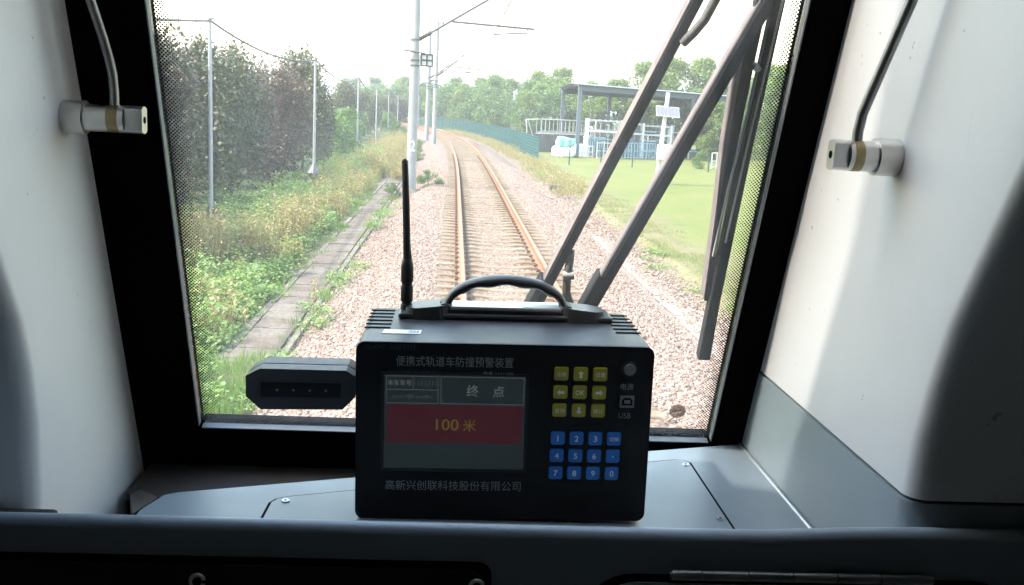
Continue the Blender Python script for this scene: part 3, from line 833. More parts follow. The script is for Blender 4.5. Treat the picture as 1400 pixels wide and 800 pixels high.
# antenna
a_ = MB(); ax, ay = -0.1350, 0.165
def P_(dx, z): return Vector((ax + dx, ay, ZT + z))
a_.tube([P_(0.0015, 0.078), P_(0.0, 0.10), P_(-0.002, 0.16), P_(-0.0045, 0.215), P_(-0.005, 0.2185)], [0.0062, 0.0052, 0.0050, 0.0046, 0.0025], 16)
ant = loc(a_, 'antenna', M['matte_black'])
a_ = MB(); a_.tube([P_(0.0015, 0.046), P_(0.0012, 0.049), P_(0.0012, 0.070), P_(0.001, 0.075), P_(0.001, 0.0795)], [0.0078, 0.0088, 0.0088, 0.0078, 0.0060], 18)
a_.cyl(P_(0.0012, 0.042), P_(0.0012, 0.046), 0.0074, n=16)
a_.tube([P_(0.001, 0.019), P_(0.001, 0.021), P_(0.0012, 0.040), P_(0.0012, 0.042)], [0.0078, 0.0086, 0.0086, 0.0078], 18)
a_.cyl(P_(0.001, 0.016), P_(0.001, 0.019), 0.0068, n=16)
a_.tube([P_(0.001, 0.003), P_(0.001, 0.005), P_(0.001, 0.015), P_(0.001, 0.016)], [0.0078, 0.0086, 0.0086, 0.0075], 18)
loc(a_, 'antenna_joint', M['matte_black'], ant)
a_ = MB(); a_.cyl(P_(0.001, -0.001), P_(0.001, 0.003), 0.0062, n=12); loc(a_, 'antenna_socket', M['brass'], ant)
# octagonal radar pod on the left, carried by a short stub
pod_y0, pod_y1 = 0.062, 0.125
def octo(g_): return [(-0.338 - g_, 0.142 - 0.0), (-0.338 - g_, 0.170 + g_), (-0.3195, 0.1802 + g_), (-0.2075, 0.1795 + g_), (-0.1955 + g_, 0.172 + g_), (-0.1955 + g_, 0.143), (-0.2115, 0.126 - g_), (-0.319, 0.1245 - g_)]
b = MB(); b.prism([Vector((x, pod_y0, z)) for x, z in octo(0)], [Vector((x, pod_y0 + 0.026, z)) for x, z in octo(0)])
pod = loc(b, 'radar_pod', M['pod'], dev, 0.0008)
b = MB(); b.prism([Vector((x, pod_y0 + 0.026, z)) for x, z in octo(-0.0012)], [Vector((x, pod_y0 + 0.030, z)) for x, z in octo(-0.0012)]); loc(b, 'pod_seam', M['gap'], pod)
b = MB(); b.prism([Vector((x, pod_y0 + 0.030, z)) for x, z in octo(0)], [Vector((x, pod_y1, z)) for x, z in octo(0)]); loc(b, 'pod_rear', M['pod'], pod, 0.0008)
b = MB(); b.box((-0.2665, pod_y0 - 0.0006, 0.152), (0.104, 0.0016, 0.020)); loc(b, 'pod_window', M['plate'], pod, 0.0005)
for i in range(4):
    b = MB(); x = -0.297 + i * 0.0212; b.cyl((x, pod_y0 - 0.0012, 0.152), (x, pod_y0 - 0.0020, 0.152), 0.0016, n=10); loc(b, 'pod_indicator', M['print_grey'], pod)
b = MB(); b.box((-0.190, 0.095, 0.156), (0.016, 0.03, 0.022)); loc(b, 'pod_stub', M['matte_black'], dev, 0.001)

# ================================================================== GROUND, BALLAST, TRACK
YS = [-30, -10, 0] + [2 + 1.0 * i for i in range(60)] + [64 + 3 * i for i in range(24)] + [140, 160, 185, 220, 270, 350, 500, 800, 1500, 3000]
def zone_material(name, stops, noise_amp, tex):
    """surface colours laid out across the track (attribute u = metres from the centre line)"""
    k = NT(name)
    tc = k.n('TexCoord').outputs['Object']
    at = k.n('Attribute'); at.attribute_name = 'u'
    nz = k.noise(tc, 0.9, 6, 0.65)
    uu = k.math('ADD', at.outputs['Fac'], k.math('MULTIPLY', k.math('SUBTRACT', nz, 0.5), noise_amp))
    fac = k.math('DIVIDE', k.math('ADD', uu, 10.0), 20.0)
    base = k.ramp(fac, [((u + 10) / 20, c) for u, c in stops])
    n2 = k.noise(tc, 7.0, 6, 0.7); n3 = k.noise(tc, 0.35, 4)
    c = k.mix(k.math('MULTIPLY', n3, 0.55), base, k.mix(1.0, base, tex, 'MULTIPLY'))
    c = k.mix(k.ramp(n2, [(0.35, (0, 0, 0)), (0.7, (1, 1, 1))]), k.mix(1.0, c, (0.62, 0.60, 0.58), 'MULTIPLY'), c)
    k.l(c, k.b.inputs['Base Color'])
    k.b.inputs['Roughness'].default_value = 0.95
    k.b.inputs['Specular IOR Level'].default_value = 0.2
    k.bump(k.noise(tc, 18, 5, 0.7), 0.6, 0.03)
    return k.m
soil = (0.19, 0.15, 0.115); green = (0.075, 0.10, 0.03); pale = (0.17, 0.13, 0.10); grassy = (0.105, 0.115, 0.04)
M['ground'] = zone_material('ground', [(-10, (0.05, 0.065, 0.022)), (-5.2, (0.07, 0.085, 0.028)), (-4.2, (0.17, 0.14, 0.09)), (-3.0, soil), (2.6, pale), (3.5, (0.16, 0.12, 0.09)), (4.1, (0.20, 0.18, 0.085)), (4.7, grassy), (10, grassy)], 1.1, (0.75, 0.8, 0.6))
def stone_material(name, inst):
    k = NT(name)
    tc = k.n('TexCoord').outputs['Object']
    if inst:
        r = k.n('ObjectInfo').outputs['Random']
        c = k.ramp(r, [(0.0, (0.20, 0.145, 0.118)), (0.3, (0.265, 0.205, 0.172)), (0.55, (0.225, 0.168, 0.14)), (0.78, (0.30, 0.245, 0.21)), (0.9, (0.155, 0.105, 0.082)), (1.0, (0.34, 0.29, 0.255))], 'CONSTANT')
        n = k.noise(tc, 2.5, 3)
        c = k.mix(k.math('MULTIPLY', n, 0.5), c, k.mix(1.0, c, (0.8, 0.65, 0.55), 'MULTIPLY'))
    else:
        v = k.n('TexVoronoi'); v.inputs['Scale'].default_value = 15.0; k.l(tc, v.inputs['Vector'])
        sx = k.n('SeparateXYZ'); k.l(v.outputs['Color'], sx.inputs[0])
        c = k.ramp(sx.outputs[0], [(0.0, (0.148, 0.098, 0.078)), (0.5, (0.226, 0.160, 0.129)), (1.0, (0.289, 0.222, 0.187))])
        c = k.mix(k.ramp(v.outputs['Distance'], [(0.35, (0, 0, 0)), (0.75, (0.8, 0.8, 0.8))]), c, (0.12, 0.085, 0.065))
        c = k.mix(k.math('MULTIPLY', k.noise(tc, 0.8, 4), 0.5), c, k.mix(1.0, c, (0.95, 0.72, 0.58), 'MULTIPLY'))
        c = k.mix(1.0, c, (0.70, 0.74, 0.76), 'MULTIPLY')
        k.bump(k.math('SUBTRACT', 1.0, v.outputs['Distance']), 0.8, 0.03)
    sp3 = k.n('SeparateXYZ'); k.l(k.n('NewGeometry').outputs['Position'], sp3.inputs[0])
    off = k.math('ABSOLUTE', k.math('SUBTRACT', k.math('ABSOLUTE', k.math('SUBTRACT', sp3.outputs[0], TC)), 0.7525))
    rust = k.ramp(k.math('ADD', off, k.math('MULTIPLY', k.math('SUBTRACT', k.noise(None, 1.5, 4), 0.5), 0.25)), [(0.08, (0.75, 0.75, 0.75)), (0.42, (0, 0, 0))])
    c = k.mix(rust, c, k.mix(1.0, c, (0.80, 0.52, 0.36), 'MULTIPLY'))
    k.l(c, k.b.inputs['Base Color'])
    k.b.inputs['Roughness'].default_value = 0.9
    k.b.inputs['Specular IOR Level'].default_value = 0.25
    return k.m
M['stone'] = stone_material('ballast_stone', True)
M['bed'] = stone_material('ballast_bed', False)

def sheet(name, prof, mat, ys, kind='structure', wobble=None):
    us = [p[0] for p in prof]
    V, F, U = [], [], []
    for y in ys:
        for u, z in prof:
            du = wobble(u, y) if wobble else 0
            k = min(1, max(0, (abs(u) - 12) / 60)) if abs(u) > 12 else 0
            far = 1 if abs(u) < 60 else 0
            V.append((tx(u, y) if far else TC + u, y, z if not callable(z) else z(y))); U.append(u)
            V[-1] = (V[-1][0] + du, V[-1][1], V[-1][2])
    n = len(us)
    for i in range(len(ys) - 1):
        for j in range(n - 1): F.append((i * n + j, i * n + j + 1, (i + 1) * n + j + 1, (i + 1) * n + j))
    me = bpy.data.meshes.new(name); me.from_pydata(V, [], F)
    a = me.attributes.new('u', 'FLOAT', 'POINT'); a.data.foreach_set('value', U)
    me.polygons.foreach_set('use_smooth', [True] * len(F))
    o = link(name, me, mat); tag(o, kind=kind)
    return o
from mathutils import noise as mnoise
def nz_(x, y, s=1.0): return mnoise.noise(Vector((x * s, y * s, 3.1)))
gp1 = [(-3000, -1.2), (-300, -1.1), (-50, -1.0), (-20, -0.98), (-12, -0.95), (-9, -0.92), (-7, -0.90), (-5.6, -0.86), (-4.6, -0.78), (-4.1, -0.72), (-3.2, -0.70), (-3.0, -0.74), (2.6, -0.66), (2.9, -0.60), (3.3, -0.56), (3.7, -0.53), (4.2, -0.50), (5, -0.50), (8, -0.52), (14, -0.55), (30, -0.58), (60.5, -0.6), (300, -0.7), (3000, -0.9)]
g_ = sheet('ground', gp1, M['ground'], YS)
bed_ys = [-30, -8, 0] + [2 + 0.5 * i for i in range(100)] + [52 + 2 * i for i in range(70)] + [195, 210, 230, 260]
def bedwob(u, y): return 0.10 * nz_(u * 0.7, y * 0.5) if abs(u) > 2.4 else 0
bedp = [(-3.25, -0.76), (-2.9, -0.64), (-2.4, -0.47), (-1.95, -0.26), (-1.7, -0.20), (-1.25, -0.195), (-0.85, -0.235), (0.85, -0.235), (1.25, -0.195), (1.65, -0.20), (1.95, -0.27), (2.4, -0.44), (2.8, -0.585), (3.15, -0.66)]
sheet('ballast_bed', bedp, M['bed'], bed_ys, wobble=bedwob)
def bed_z(u): return interp(bedp, u)
M['meadow'] = NT('meadow').m
k = NT('meadow_grass'); tc = k.n('TexCoord').outputs['Object']
n1 = k.noise(tc, 0.32, 8, 0.7); n2 = k.noise(tc, 5, 6, 0.75)
c = k.ramp(n1, [(0.28, (0.085, 0.105, 0.030)), (0.45, (0.115, 0.128, 0.040)), (0.6, (0.135, 0.135, 0.048)), (0.75, (0.165, 0.145, 0.065))])
c = k.mix(k.ramp(n2, [(0.3, (0, 0, 0)), (0.7, (1, 1, 1))]), k.mix(1.0, c, (0.8, 0.86, 0.72), 'MULTIPLY'), c)
at = k.n('Attribute'); at.attribute_name = 'u'
ed = k.math('ADD', k.math('DIVIDE', k.math('SUBTRACT', at.outputs['Fac'], 4.3), 3.2), k.math('MULTIPLY', k.math('SUBTRACT', k.noise(tc, 1.3, 7, 0.7), 0.5), 1.5))
c = k.mix(k.ramp(ed, [(0.05, (1, 1, 1)), (0.55, (0, 0, 0))]), c, k.ramp(k.noise(tc, 3, 5, 0.7), [(0.3, (0.10, 0.095, 0.045)), (0.7, (0.175, 0.14, 0.09))]))
k.l(c, k.b.inputs['Base Color']); k.b.inputs['Roughness'].default_value = 0.95; k.b.inputs['Specular IOR Level'].default_value = 0.1
k.bump(k.noise(tc, 25, 4, 0.7), 0.7, 0.04)
M['meadow'] = k.m
mp = [(4.35, -0.515), (4.7, -0.46), (5.2, -0.45), (6.5, -0.45), (9, -0.46), (14, -0.48), (22, -0.5), (32, -0.52), (45, -0.56)]
sheet('meadow', mp, M['meadow'], [4 + 0.8 * i for i in range(130)], wobble=lambda u, y: (0.45 * nz_(1.3, y, 0.35) + 0.25 * nz_(5.3, y, 1.1) + max(0, (20 - y) * 0.03)) if u < 6 else 0)

# ballast stones near the train (real stones, scattered over the bed)
def gn_stones(name, P, S):
    me = bpy.data.meshes.new(name)
    me.vertices.add(len(P)); me.vertices.foreach_set('co', P.astype(np.float32).ravel()); me.update()
    a = me.attributes.new('sc', 'FLOAT_VECTOR', 'POINT'); a.data.foreach_set('vector', S.astype(np.float32).ravel())
    o = link(name, me, M['stone'])
    ng = bpy.data.node_groups.new(name, 'GeometryNodeTree')
    ng.interface.new_socket('Geometry', in_out='INPUT', socket_type='NodeSocketGeometry')
    ng.interface.new_socket('Geometry', in_out='OUTPUT', socket_type='NodeSocketGeometry')
    N = lambda t: ng.nodes.new(t)
    L = lambda p, q: ng.links.new(p, q)
    gi, go = N('NodeGroupInput'), N('NodeGroupOutput')
    ip = N('GeometryNodeInstanceOnPoints')
    ico = N('GeometryNodeMeshIcoSphere'); ico.inputs['Radius'].default_value = 1.0; ico.inputs['Subdivisions'].default_value = 1
    spn = N('GeometryNodeSetPosition'); rv = N('FunctionNodeRandomValue'); rv.data_type = 'FLOAT_VECTOR'
    rv.inputs[0].default_value = (-0.28, -0.28, -0.28); rv.inputs[1].default_value = (0.28, 0.28, 0.28)
    L(ico.outputs[0], spn.inputs['Geometry']); L(rv.outputs[0], spn.inputs['Offset'])
    sm = N('GeometryNodeSetMaterial'); sm.inputs['Material'].default_value = M['stone']; L(spn.outputs[0], sm.inputs[0])
    L(gi.outputs[0], ip.inputs['Points']); L(sm.outputs[0], ip.inputs['Instance'])
    rr = N('FunctionNodeRandomValue'); rr.data_type = 'FLOAT_VECTOR'; rr.inputs[1].default_value = (6.28, 6.28, 6.28)
    er = N('FunctionNodeEulerToRotation'); L(rr.outputs[0], er.inputs[0]); L(er.outputs[0], ip.inputs['Rotation'])
    na = N('GeometryNodeInputNamedAttribute'); na.data_type = 'FLOAT_VECTOR'; na.inputs[0].default_value = 'sc'; L(na.outputs[0], ip.inputs['Scale'])
    L(ip.outputs[0], go.inputs[0])
    md = o.modifiers.new('scatter', 'NODES'); md.node_group = ng
    return o
n = 150000
yy = 6.5 + 48 * rng.random(n) ** 1.55
uu = rng.uniform(-3.15, 3.1, n)
keep = np.ones(n, bool)
ph = (yy / 0.6) % 1.0                                   # sleepers every 0.6 m
onsl = (np.abs(ph - 0.5) < 0.20) & (np.abs(uu) < 1.20)
keep &= ~(onsl & (rng.random(n) > 0.015))
keep &= ~(np.abs(np.abs(uu) - 0.7525) < 0.085)
edge = np.clip((np.abs(uu) - 2.2) / 0.9, 0, 1); keep &= rng.random(n) > edge * 0.55
yy, uu = yy[keep], uu[keep]
zz = np.interp(uu, [p[0] for p in bedp], [p[1] for p in bedp]) + rng.uniform(-0.012, 0.012, len(uu))
incrib = np.abs(uu) < 1.2
zz = np.where(incrib, np.minimum(zz, -0.222) - 0.004, zz)
xx = TC + uu - np.array([shift(v) for v in yy])
S = (rng.uniform(0.015, 0.031, len(uu))[:, None]) * rng.uniform(0.6, 1.3, (len(uu), 3))
S[incrib] *= 0.8
st = gn_stones('ballast_stones', np.stack([xx, yy, zz], 1), S)
tag(st, 'pinkish crushed stone ballast lying along and between the rusty rails', 'ballast', kind='stuff')
# thin spill of stones on the dirt either side
n = 16000
yy = 6.5 + 40 * rng.random(n) ** 1.4
uu = np.where(rng.random(n) < 0.8, 2.75 + np.abs(rng.normal(0, 0.55, n)), -3.1 - np.abs(rng.normal(0, 0.16, n)))
zz = np.interp(uu, [p[0] for p in gp1], [p[1] for p in gp1]) + np.where((uu > 2.75) & (uu < 3.5), 0.05, 0.012)
xx = TC + uu - np.array([shift(v) for v in yy])
S = (rng.uniform(0.012, 0.034, n)[:, None]) * rng.uniform(0.6, 1.3, (n, 3))
tag(gn_stones('stray_stones', np.stack([xx, yy, zz], 1), S), 'loose stones spilled on the dirt beside the ballast', 'stones', kind='stuff')

# track
trk = thing('railway_track', (TC, 6, -0.3), 'single railway track with two rusty rails on concrete sleepers curving away left', 'railway track')
def rail(u, label):
    head = [(-0.0365, -0.002), (-0.034, 0.0), (0.034, 0.0), (0.0365, -0.002), (0.0365, -0.036), (0.010, -0.048), (0.009, -0.145), (0.030, -0.157), (0.072, -0.166), (0.072, -0.176), (-0.072, -0.176), (-0.072, -0.166), (-0.030, -0.157), (-0.009, -0.145), (-0.010, -0.048), (-0.0365, -0.036)]
    ys = [2, 10, 20, 28] + [30 + 2.0 * i for i in range(80)]
    m = MB()
    rows = []
    for y in ys:
        a = slope(y); d = Vector((-a, 1, 0)).normalized(); sd_ = Vector((d.y, -d.x, 0))
        o = Vector((tx(0, y), y, 0)) + sd_ * u
        rows.append([o + sd_ * p + Vector((0, 0, z)) for p, z in head])
    m.sweep(rows, True, smooth=False)
    npf = len(head)
    for i, f in enumerate(m.f):
        if i % npf in (0, 1, 2): m.mi[i] = 1
    o = m.build('rail', [M['rail'], M['rail_top']], trk); o['label'] = label
    return o
rail(-0.7525, 'left rusty rail'); rail(0.7525, 'right rusty rail')
# one sleeper with its fastenings, shared by all
sm_ = MB(); rows = []
for x in (-1.27, -1.25, -0.95, -0.5, -0.3, 0.3, 0.5, 0.95, 1.25, 1.27):
    ax_ = abs(x)
    zt_ = -0.186 if ax_ > 0.5 else (-0.186 - 0.030 * (0.5 - ax_) / 0.2 if ax_ > 0.3 else -0.216)
    hw = 0.095 if ax_ > 0.4 else 0.088
    if ax_ > 1.26: zt_ -= 0.03
    rows.append([Vector((x, -hw - 0.025, -0.40)), Vector((x, -hw - 0.004, zt_ - 0.012)), Vector((x, -hw + 0.008, zt_)), Vector((x, hw - 0.008, zt_)), Vector((x, hw + 0.004, zt_ - 0.012)), Vector((x, hw + 0.025, -0.40))])
sm_.sweep(rows, True, smooth=False); sm_.add(rows[0], [tuple(range(6))]); sm_.add(rows[-1], [tuple(range(5, -1, -1))])
sme = sm_.mesh('sleeper')
cm = MB()
for rx in (-0.7525, 0.7525):
    for s in (-1, 1):
        cm.box((rx + s * 0.103, 0, -0.168), (0.055, 0.085, 0.034)); cm.cyl((rx + s * 0.115, 0, -0.15), (rx + s * 0.115, 0, -0.108), 0.016, n=8)
        cm.tube([(rx + s * 0.13, -0.05, -0.15), (rx + s * 0.072, -0.055, -0.138), (rx + s * 0.062, 0, -0.145), (rx + s * 0.072, 0.055, -0.138), (rx + s * 0.13, 0.05, -0.15)], 0.011, 6)
cme = cm.mesh('rail_clip')
i = 0; y = 3.3
while y < 150:
    o = link('sleeper', sme, M['sleeper'], trk, Vector((tx(0, y), y, random.uniform(-0.004, 0.003))) - OFF[trk])
    o.rotation_euler = (0, 0, math.atan(slope(y)) + random.uniform(-0.008, 0.008))
    if y < 60:
        c = link('rail_clips', cme, M['clip'], o); c['kind'] = 'stuff'
    y += 0.6

# concrete cable-trough paths
def path(name, u0, u1, z, y0, y1, step, label, jit, kerb=True, mat='slab'):
    p = thing(name, (tx((u0 + u1) / 2, y0), y0, z - 0.1), label, 'path')
    wd = u1 - u0
    mes = []
    for v in range(4):
        m = MB(); m.box((0, 0, -0.04), (wd - 0.02, step - 0.016, 0.08)); me = m.mesh('slab')
        for q in me.vertices:
            q.co.x += random.uniform(-0.006, 0.006); q.co.y += random.uniform(-0.006, 0.006); q.co.z += random.uniform(-0.004, 0.004)
        mes.append(me)
    y = y0
    while y < y1:
        o = link('slab', random.choice(mes), M[mat], p, Vector((tx((u0 + u1) / 2, y) + random.uniform(-jit, jit), y, z + random.uniform(-0.008, 0.008))) - OFF[p])
        o.rotation_euler = (random.uniform(-0.012, 0.012), random.uniform(-0.012, 0.012), math.atan(slope(y)) + random.uniform(-0.012, 0.012))
        y += step
    if kerb:
        for ue in (u0 - 0.075, u1 + 0.065):
            m = MB(); rows = []
            for i in range(int((y1 - y0) / 2) + 1):
                yy_ = y0 + 2 * i - 0.3; x_ = tx(ue, yy_) + random.uniform(-0.012, 0.012); w1, w2 = random.uniform(-0.015, 0.015), random.uniform(-0.015, 0.015)
                rows.append([Vector((x_ - 0.05, yy_, z - 0.2)), Vector((x_ - 0.05, yy_, z - 0.018 + w1)), Vector((x_ + 0.05, yy_, z - 0.018 + w2)), Vector((x_ + 0.05, yy_, z - 0.2))])
            m.sweep(rows, smooth=False); m.add(rows[0], [(0, 1, 2, 3)]); m.build('trough_wall', M['kerb'], p)
    return p
path('slab_path', -3.86, -3.25, -0.635, 11.6, 60, 0.6, 'worn concrete slab path between the weeds and the left ballast slope', 0.008)
path('slab_path', 2.83, 3.40, -0.535, 9.0, 26, 0.6, 'dusty concrete slab path beside the right ballast slope, near the wiper blade', 0.02, True, 'slab_pale')

# ================================================================== MASTS AND WIRES
def mast(y, u, x=None, num=None, label='', arm=True, top=9.0, zb=-0.7):
    X = tx(u, y) if x is None else x
    t = thing('catenary_mast', (X, y, zb), label, 'mast', 'catenary masts beside the track')
    m = MB(); m.cyl((X, y, zb), (X, y, top), 0.185, 0.135, 20); m.build('pole', M['mast'], t)
    m = MB(); m.cyl((X, y, zb - 0.05), (X, y, -0.32), 0.62, 0.34, 10, smooth=False); m.build('footing', M['kerb'], t, 0.02)
    cx = TC - shift(y) + 0.28                      # contact wire position
    if arm:
        m = MB()
        m.tube([(X + 0.1, y, 5.0), (X + 0.55, y, 5.28)], 0.07, 8); m.build('insulator', M['insul'], t)
        m = MB()
        m.tube([(X + 0.5, y, 5.25), (cx + 0.05, y, 6.72)], 0.045, 8)
        m.tube([(X + 1.28, y, 5.70), (cx + 1.45, y, 5.60)], 0.04, 8)
        m.tube([(X + 0.1, y, 6.95), (cx - 0.05, y, 6.70)], 0.025, 8)
        m.tube([(cx + 1.2, y, 5.62), (cx + 1.2, y, 5.44), (cx + 0.85, y, 5.43), (cx + 0.02, y, 5.34)], 0.026, 6)
        m.tube([(cx + 0.25, y, 6.6), (cx + 1.1, y, 5.78), (cx + 1.12, y, 5.62)], 0.013, 5)
        m.cyl((cx + 0.75, y, 5.56), (cx + 0.75, y, 5.68), 0.03, n=8); m.cyl((X + 1.0, y, 5.5), (X + 0.95, y, 5.72), 0.03, n=8)
        m.build('cantilever_arm', M['galv'], t)
    m = MB()
    for zc in (5.0, 4.28, 4.1): m.cyl((X, y, zc - 0.03), (X, y, zc + 0.03), 0.175, n=16)
    m.tube([(X - 0.42, y - 0.2, 4.62), (X + 0.38, y - 0.2, 4.53)], 0.03, 6)
    m.build('clamp', M['galv'], t)
    return t, X
t, X1 = mast(36, 0, -1.53, label='nearest concrete catenary mast, marked with a 2, left of the track')
# four-pane plate fixed to the mast
m = MB(); fx, fz = X1 + 0.44, 4.30
for a in (-0.2, 0.0, 0.2):
    m.box((fx + a, 35.85, fz), (0.05, 0.05, 0.45)); m.box((fx, 35.852, fz + a), (0.36, 0.045, 0.05))
m.build('lattice_sign', M['insul'], t)
m = MB(); m.box((fx, 35.87, fz), (0.4, 0.012, 0.4)); m.build('sign_plate', M['white_paint'], t)
nm = text_mesh('2', 0.19, 0.40, 0.02).copy(); nm.materials.clear()
for v in nm.vertices:
    v.co = Vector((v.co.x + 0.03, -0.186, v.co.y))
o = link('number_paint', nm, M['mast_sign'], t, (0, 0, 1.25 + 0.7))
M['mast_band'] = pm('mast_band_paint', (0.36, 0.365, 0.37), 0.8, var=0.15)
m = MB(); m.cyl((X1, 36, 0.95), (X1, 36, 1.62), 0.1765, 0.1725, 20, caps=False); m.build('painted_band', M['mast_band'], t)
mast(77, 0, -1.60, label='second catenary mast from the train, slim grey, with level arm over the track')
mast(86, 0, -2.42, label='catenary mast standing just left behind the second one')
mast(100, 0, -2.75, label='thin catenary mast further along, left of the curve', arm=True)
mast(130, 0, -4.9, label='distant catenary mast seen right of the nearest mast')
mast(165, -3.2, label='farthest catenary mast near the bend', arm=True)
def span_wire(name, label, pts, r, cat='wire', n=12):
    m = MB(); P = []
    for (a, b, sag) in pts:
        for i in range(n):
            q = i / n; P.append(Vector(a).lerp(Vector(b), q) - Vector((0, 0, sag * 4 * q * (1 - q))))
    P.append(Vector(pts[-1][1]))
    m.tube(P, r, 5); o = m.build(name, M['wire']); tag(o, label, cat)
    return P
sup = [(-12, 1.1), (36, 1.27), (77, TC - shift(77) + 0.15), (100, TC - shift(100) + 0.2), (130, TC - shift(130) + 0.3), (165, TC - shift(165) + 0.3)]
cw = span_wire('contact_wire', 'lower overhead contact wire running above the track', [((a[1], a[0], 5.33), (b[1], b[0], 5.33), 0.03) for a, b in zip(sup, sup[1:])], 0.017)
mw = span_wire('messenger_wire', 'upper overhead messenger wire sagging between the masts', [((a[1], a[0], 6.68), (b[1], b[0], 6.68), 0.62 if b[0] - a[0] > 25 else 0.3) for a, b in zip(sup, sup[1:])], 0.017)
m = MB()
for p, q in zip(cw, mw):
    m.tube([q, p], 0.009, 4)
o = m.build('wire_droppers', M['wire']); tag(o, 'thin vertical droppers hanging the contact wire from the messenger wire', 'wire')
# left line of slim cable poles with one sagging black cable
def cable_pole(x, y, top, label, base):
    t = thing('cable_pole', (x, y, -0.9), label, 'pole', 'slim poles carrying the black cable')
    zb = {'table': -0.39, 'cage': 0.18, 'ground': -0.8}[base]
    m = MB(); m.cyl((x, y, zb), (x, y, top), 0.058, 0.045, 12); m.cyl((x, y, top - 0.02), (x, y, top + 0.02), 0.075, n=10); m.build('post', M['pole_grey'], t)
    m = MB(); m.tube([(x + 0.04, y, top - 0.02), (x + 0.13, y, top + 0.03)], 0.02, 6); m.build('cable_hook', M['pole_grey'], t)
    m = MB()
    if base == 'table':
        m.box((x, y, -0.405), (0.58, 0.58, 0.035))
        for a in range(4):
            d = Vector((cos(a * pi / 2 + pi / 4), sin(a * pi / 2 + pi / 4), 0))
            m.prism([Vector((x, y, -0.385)) + d * 0.05, Vector((x, y, -0.385)) + d * 0.26, Vector((x, y, -0.10)) + d * 0.055],
                    [Vector((x + d.y * 0.012, y - d.x * 0.012, -0.385)) + d * 0.05, Vector((x + d.y * 0.012, y - d.x * 0.012, -0.385)) + d * 0.26, Vector((x + d.y * 0.012, y - d.x * 0.012, -0.10)) + d * 0.055])
        m.build('base_plate', M['galv'], t)
        for sx in (-1, 1):
            for sy in (-1, 1):
                m = MB(); m.box((x + sx * 0.24, y + sy * 0.24, -0.67), (0.06, 0.06, 0.5)); m.build('leg', M['galv'], t)
    elif base == 'cage':
        m.cyl((x, y, -0.17), (x, y, 0.20), 0.30, 0.06, 8, smooth=False); m.build('base_hood', M['galv'], t)
        for a in range(8):
            b = a * pi / 4
            m = MB(); m.box((x + 0.285 * cos(b), y + 0.285 * sin(b), -0.54), (0.05, 0.05, 0.74)); m.build('leg', M['galv'], t)
        m = MB(); m.cyl((x, y, -0.95), (x, y, -0.2), 0.17, n=8); m.build('plinth', M['kerb'], t)
    else:
        m.box((x, y, -0.82), (0.4, 0.4, 0.08)); m.build('base_plate', M['galv'], t)
    return Vector((x + 0.02, y, top - 0.06))
cps = [Vector((-5.25, 12, 3.58))]
cps.append(cable_pole(-6.20, 25.5, 4.58, 'slim grey pole on a four-legged base plate among the weeds, nearest on the left', 'table'))
cps.append(cable_pole(-5.55, 39.5, 4.30, 'slim grey pole on a caged base at the end of the plum tree row', 'cage'))
cps.append(cable_pole(-6.25, 64, 4.27, 'tall slim pole in front of the green bushes left of the path', 'ground'))
cps.append(cable_pole(-6.57, 83, 3.95, 'slim pole fourth along the cable, rising from dry grass', 'ground'))
cps.append(cable_pole(-7.05, 105, 3.78, 'distant slim cable pole against the dark trees', 'ground'))
cps.append(cable_pole(-7.4, 128, 3.7, 'farthest slim cable pole left of the nearest mast', 'ground'))
m = MB(); P = []
for a, b in zip(cps, cps[1:]):
    sag = 0.03 if a.y < 20 else min(0.5, 0.025 * (b.y - a.y))
    for i in range(14):
        q = i / 14; P.append(a.lerp(b, q) - Vector((0, 0, sag * 4 * q * (1 - q))))
P.append(cps[-1])
m.tube(P, 0.027, 6)
for p in P[2:40:2]: m.cyl(p + Vector((0, 0, -0.05)), p + Vector((0, 0, 0.07)), 0.012, n=5)
tag(m.build('hanging_cable', M['cable']), 'thick dark cable sagging from pole to pole along the left side', 'cable')
# lattice pylon far off
t = thing('lattice_pylon', (-8, 390, -1), 'faint tall lattice pylon far away above the bend', 'pylon')
m = MB(); px, py = -8.5, 390; Hh = 43
for sx in (-1, 1):
    for sy in (-1, 1): m.tube([(px + sx * 2.8, py + sy * 2.8, -1), (px + sx * 0.5, py + sy * 0.5, Hh)], 0.10, 4)
for i in range(14):
    z0 = Hh * i / 14; z1 = Hh * (i + 1) / 14; w0 = 2.8 - 2.3 * i / 14; w1 = 2.8 - 2.3 * (i + 1) / 14
    for sy in (-1, 1):
        m.tube([(px - w0, py + sy * w0, z0), (px + w1, py + sy * w1, z1)], 0.06, 4); m.tube([(px + w0, py + sy * w0, z0), (px - w1, py + sy * w1, z1)], 0.06, 4)
m.build('tower', M['faint_steel'], t)
for z, l in ((36, 5.5), (30, 7), (24, 6)):
    m = MB(); m.tube([(px - l, py, z + 0.6), (px, py, z + 1.6), (px + l, py, z + 0.6)], 0.09, 4); m.tube([(px - l, py, z + 0.6), (px + l, py, z + 0.6)], 0.09, 4); m.build('cross_arm', M['faint_steel'], t)

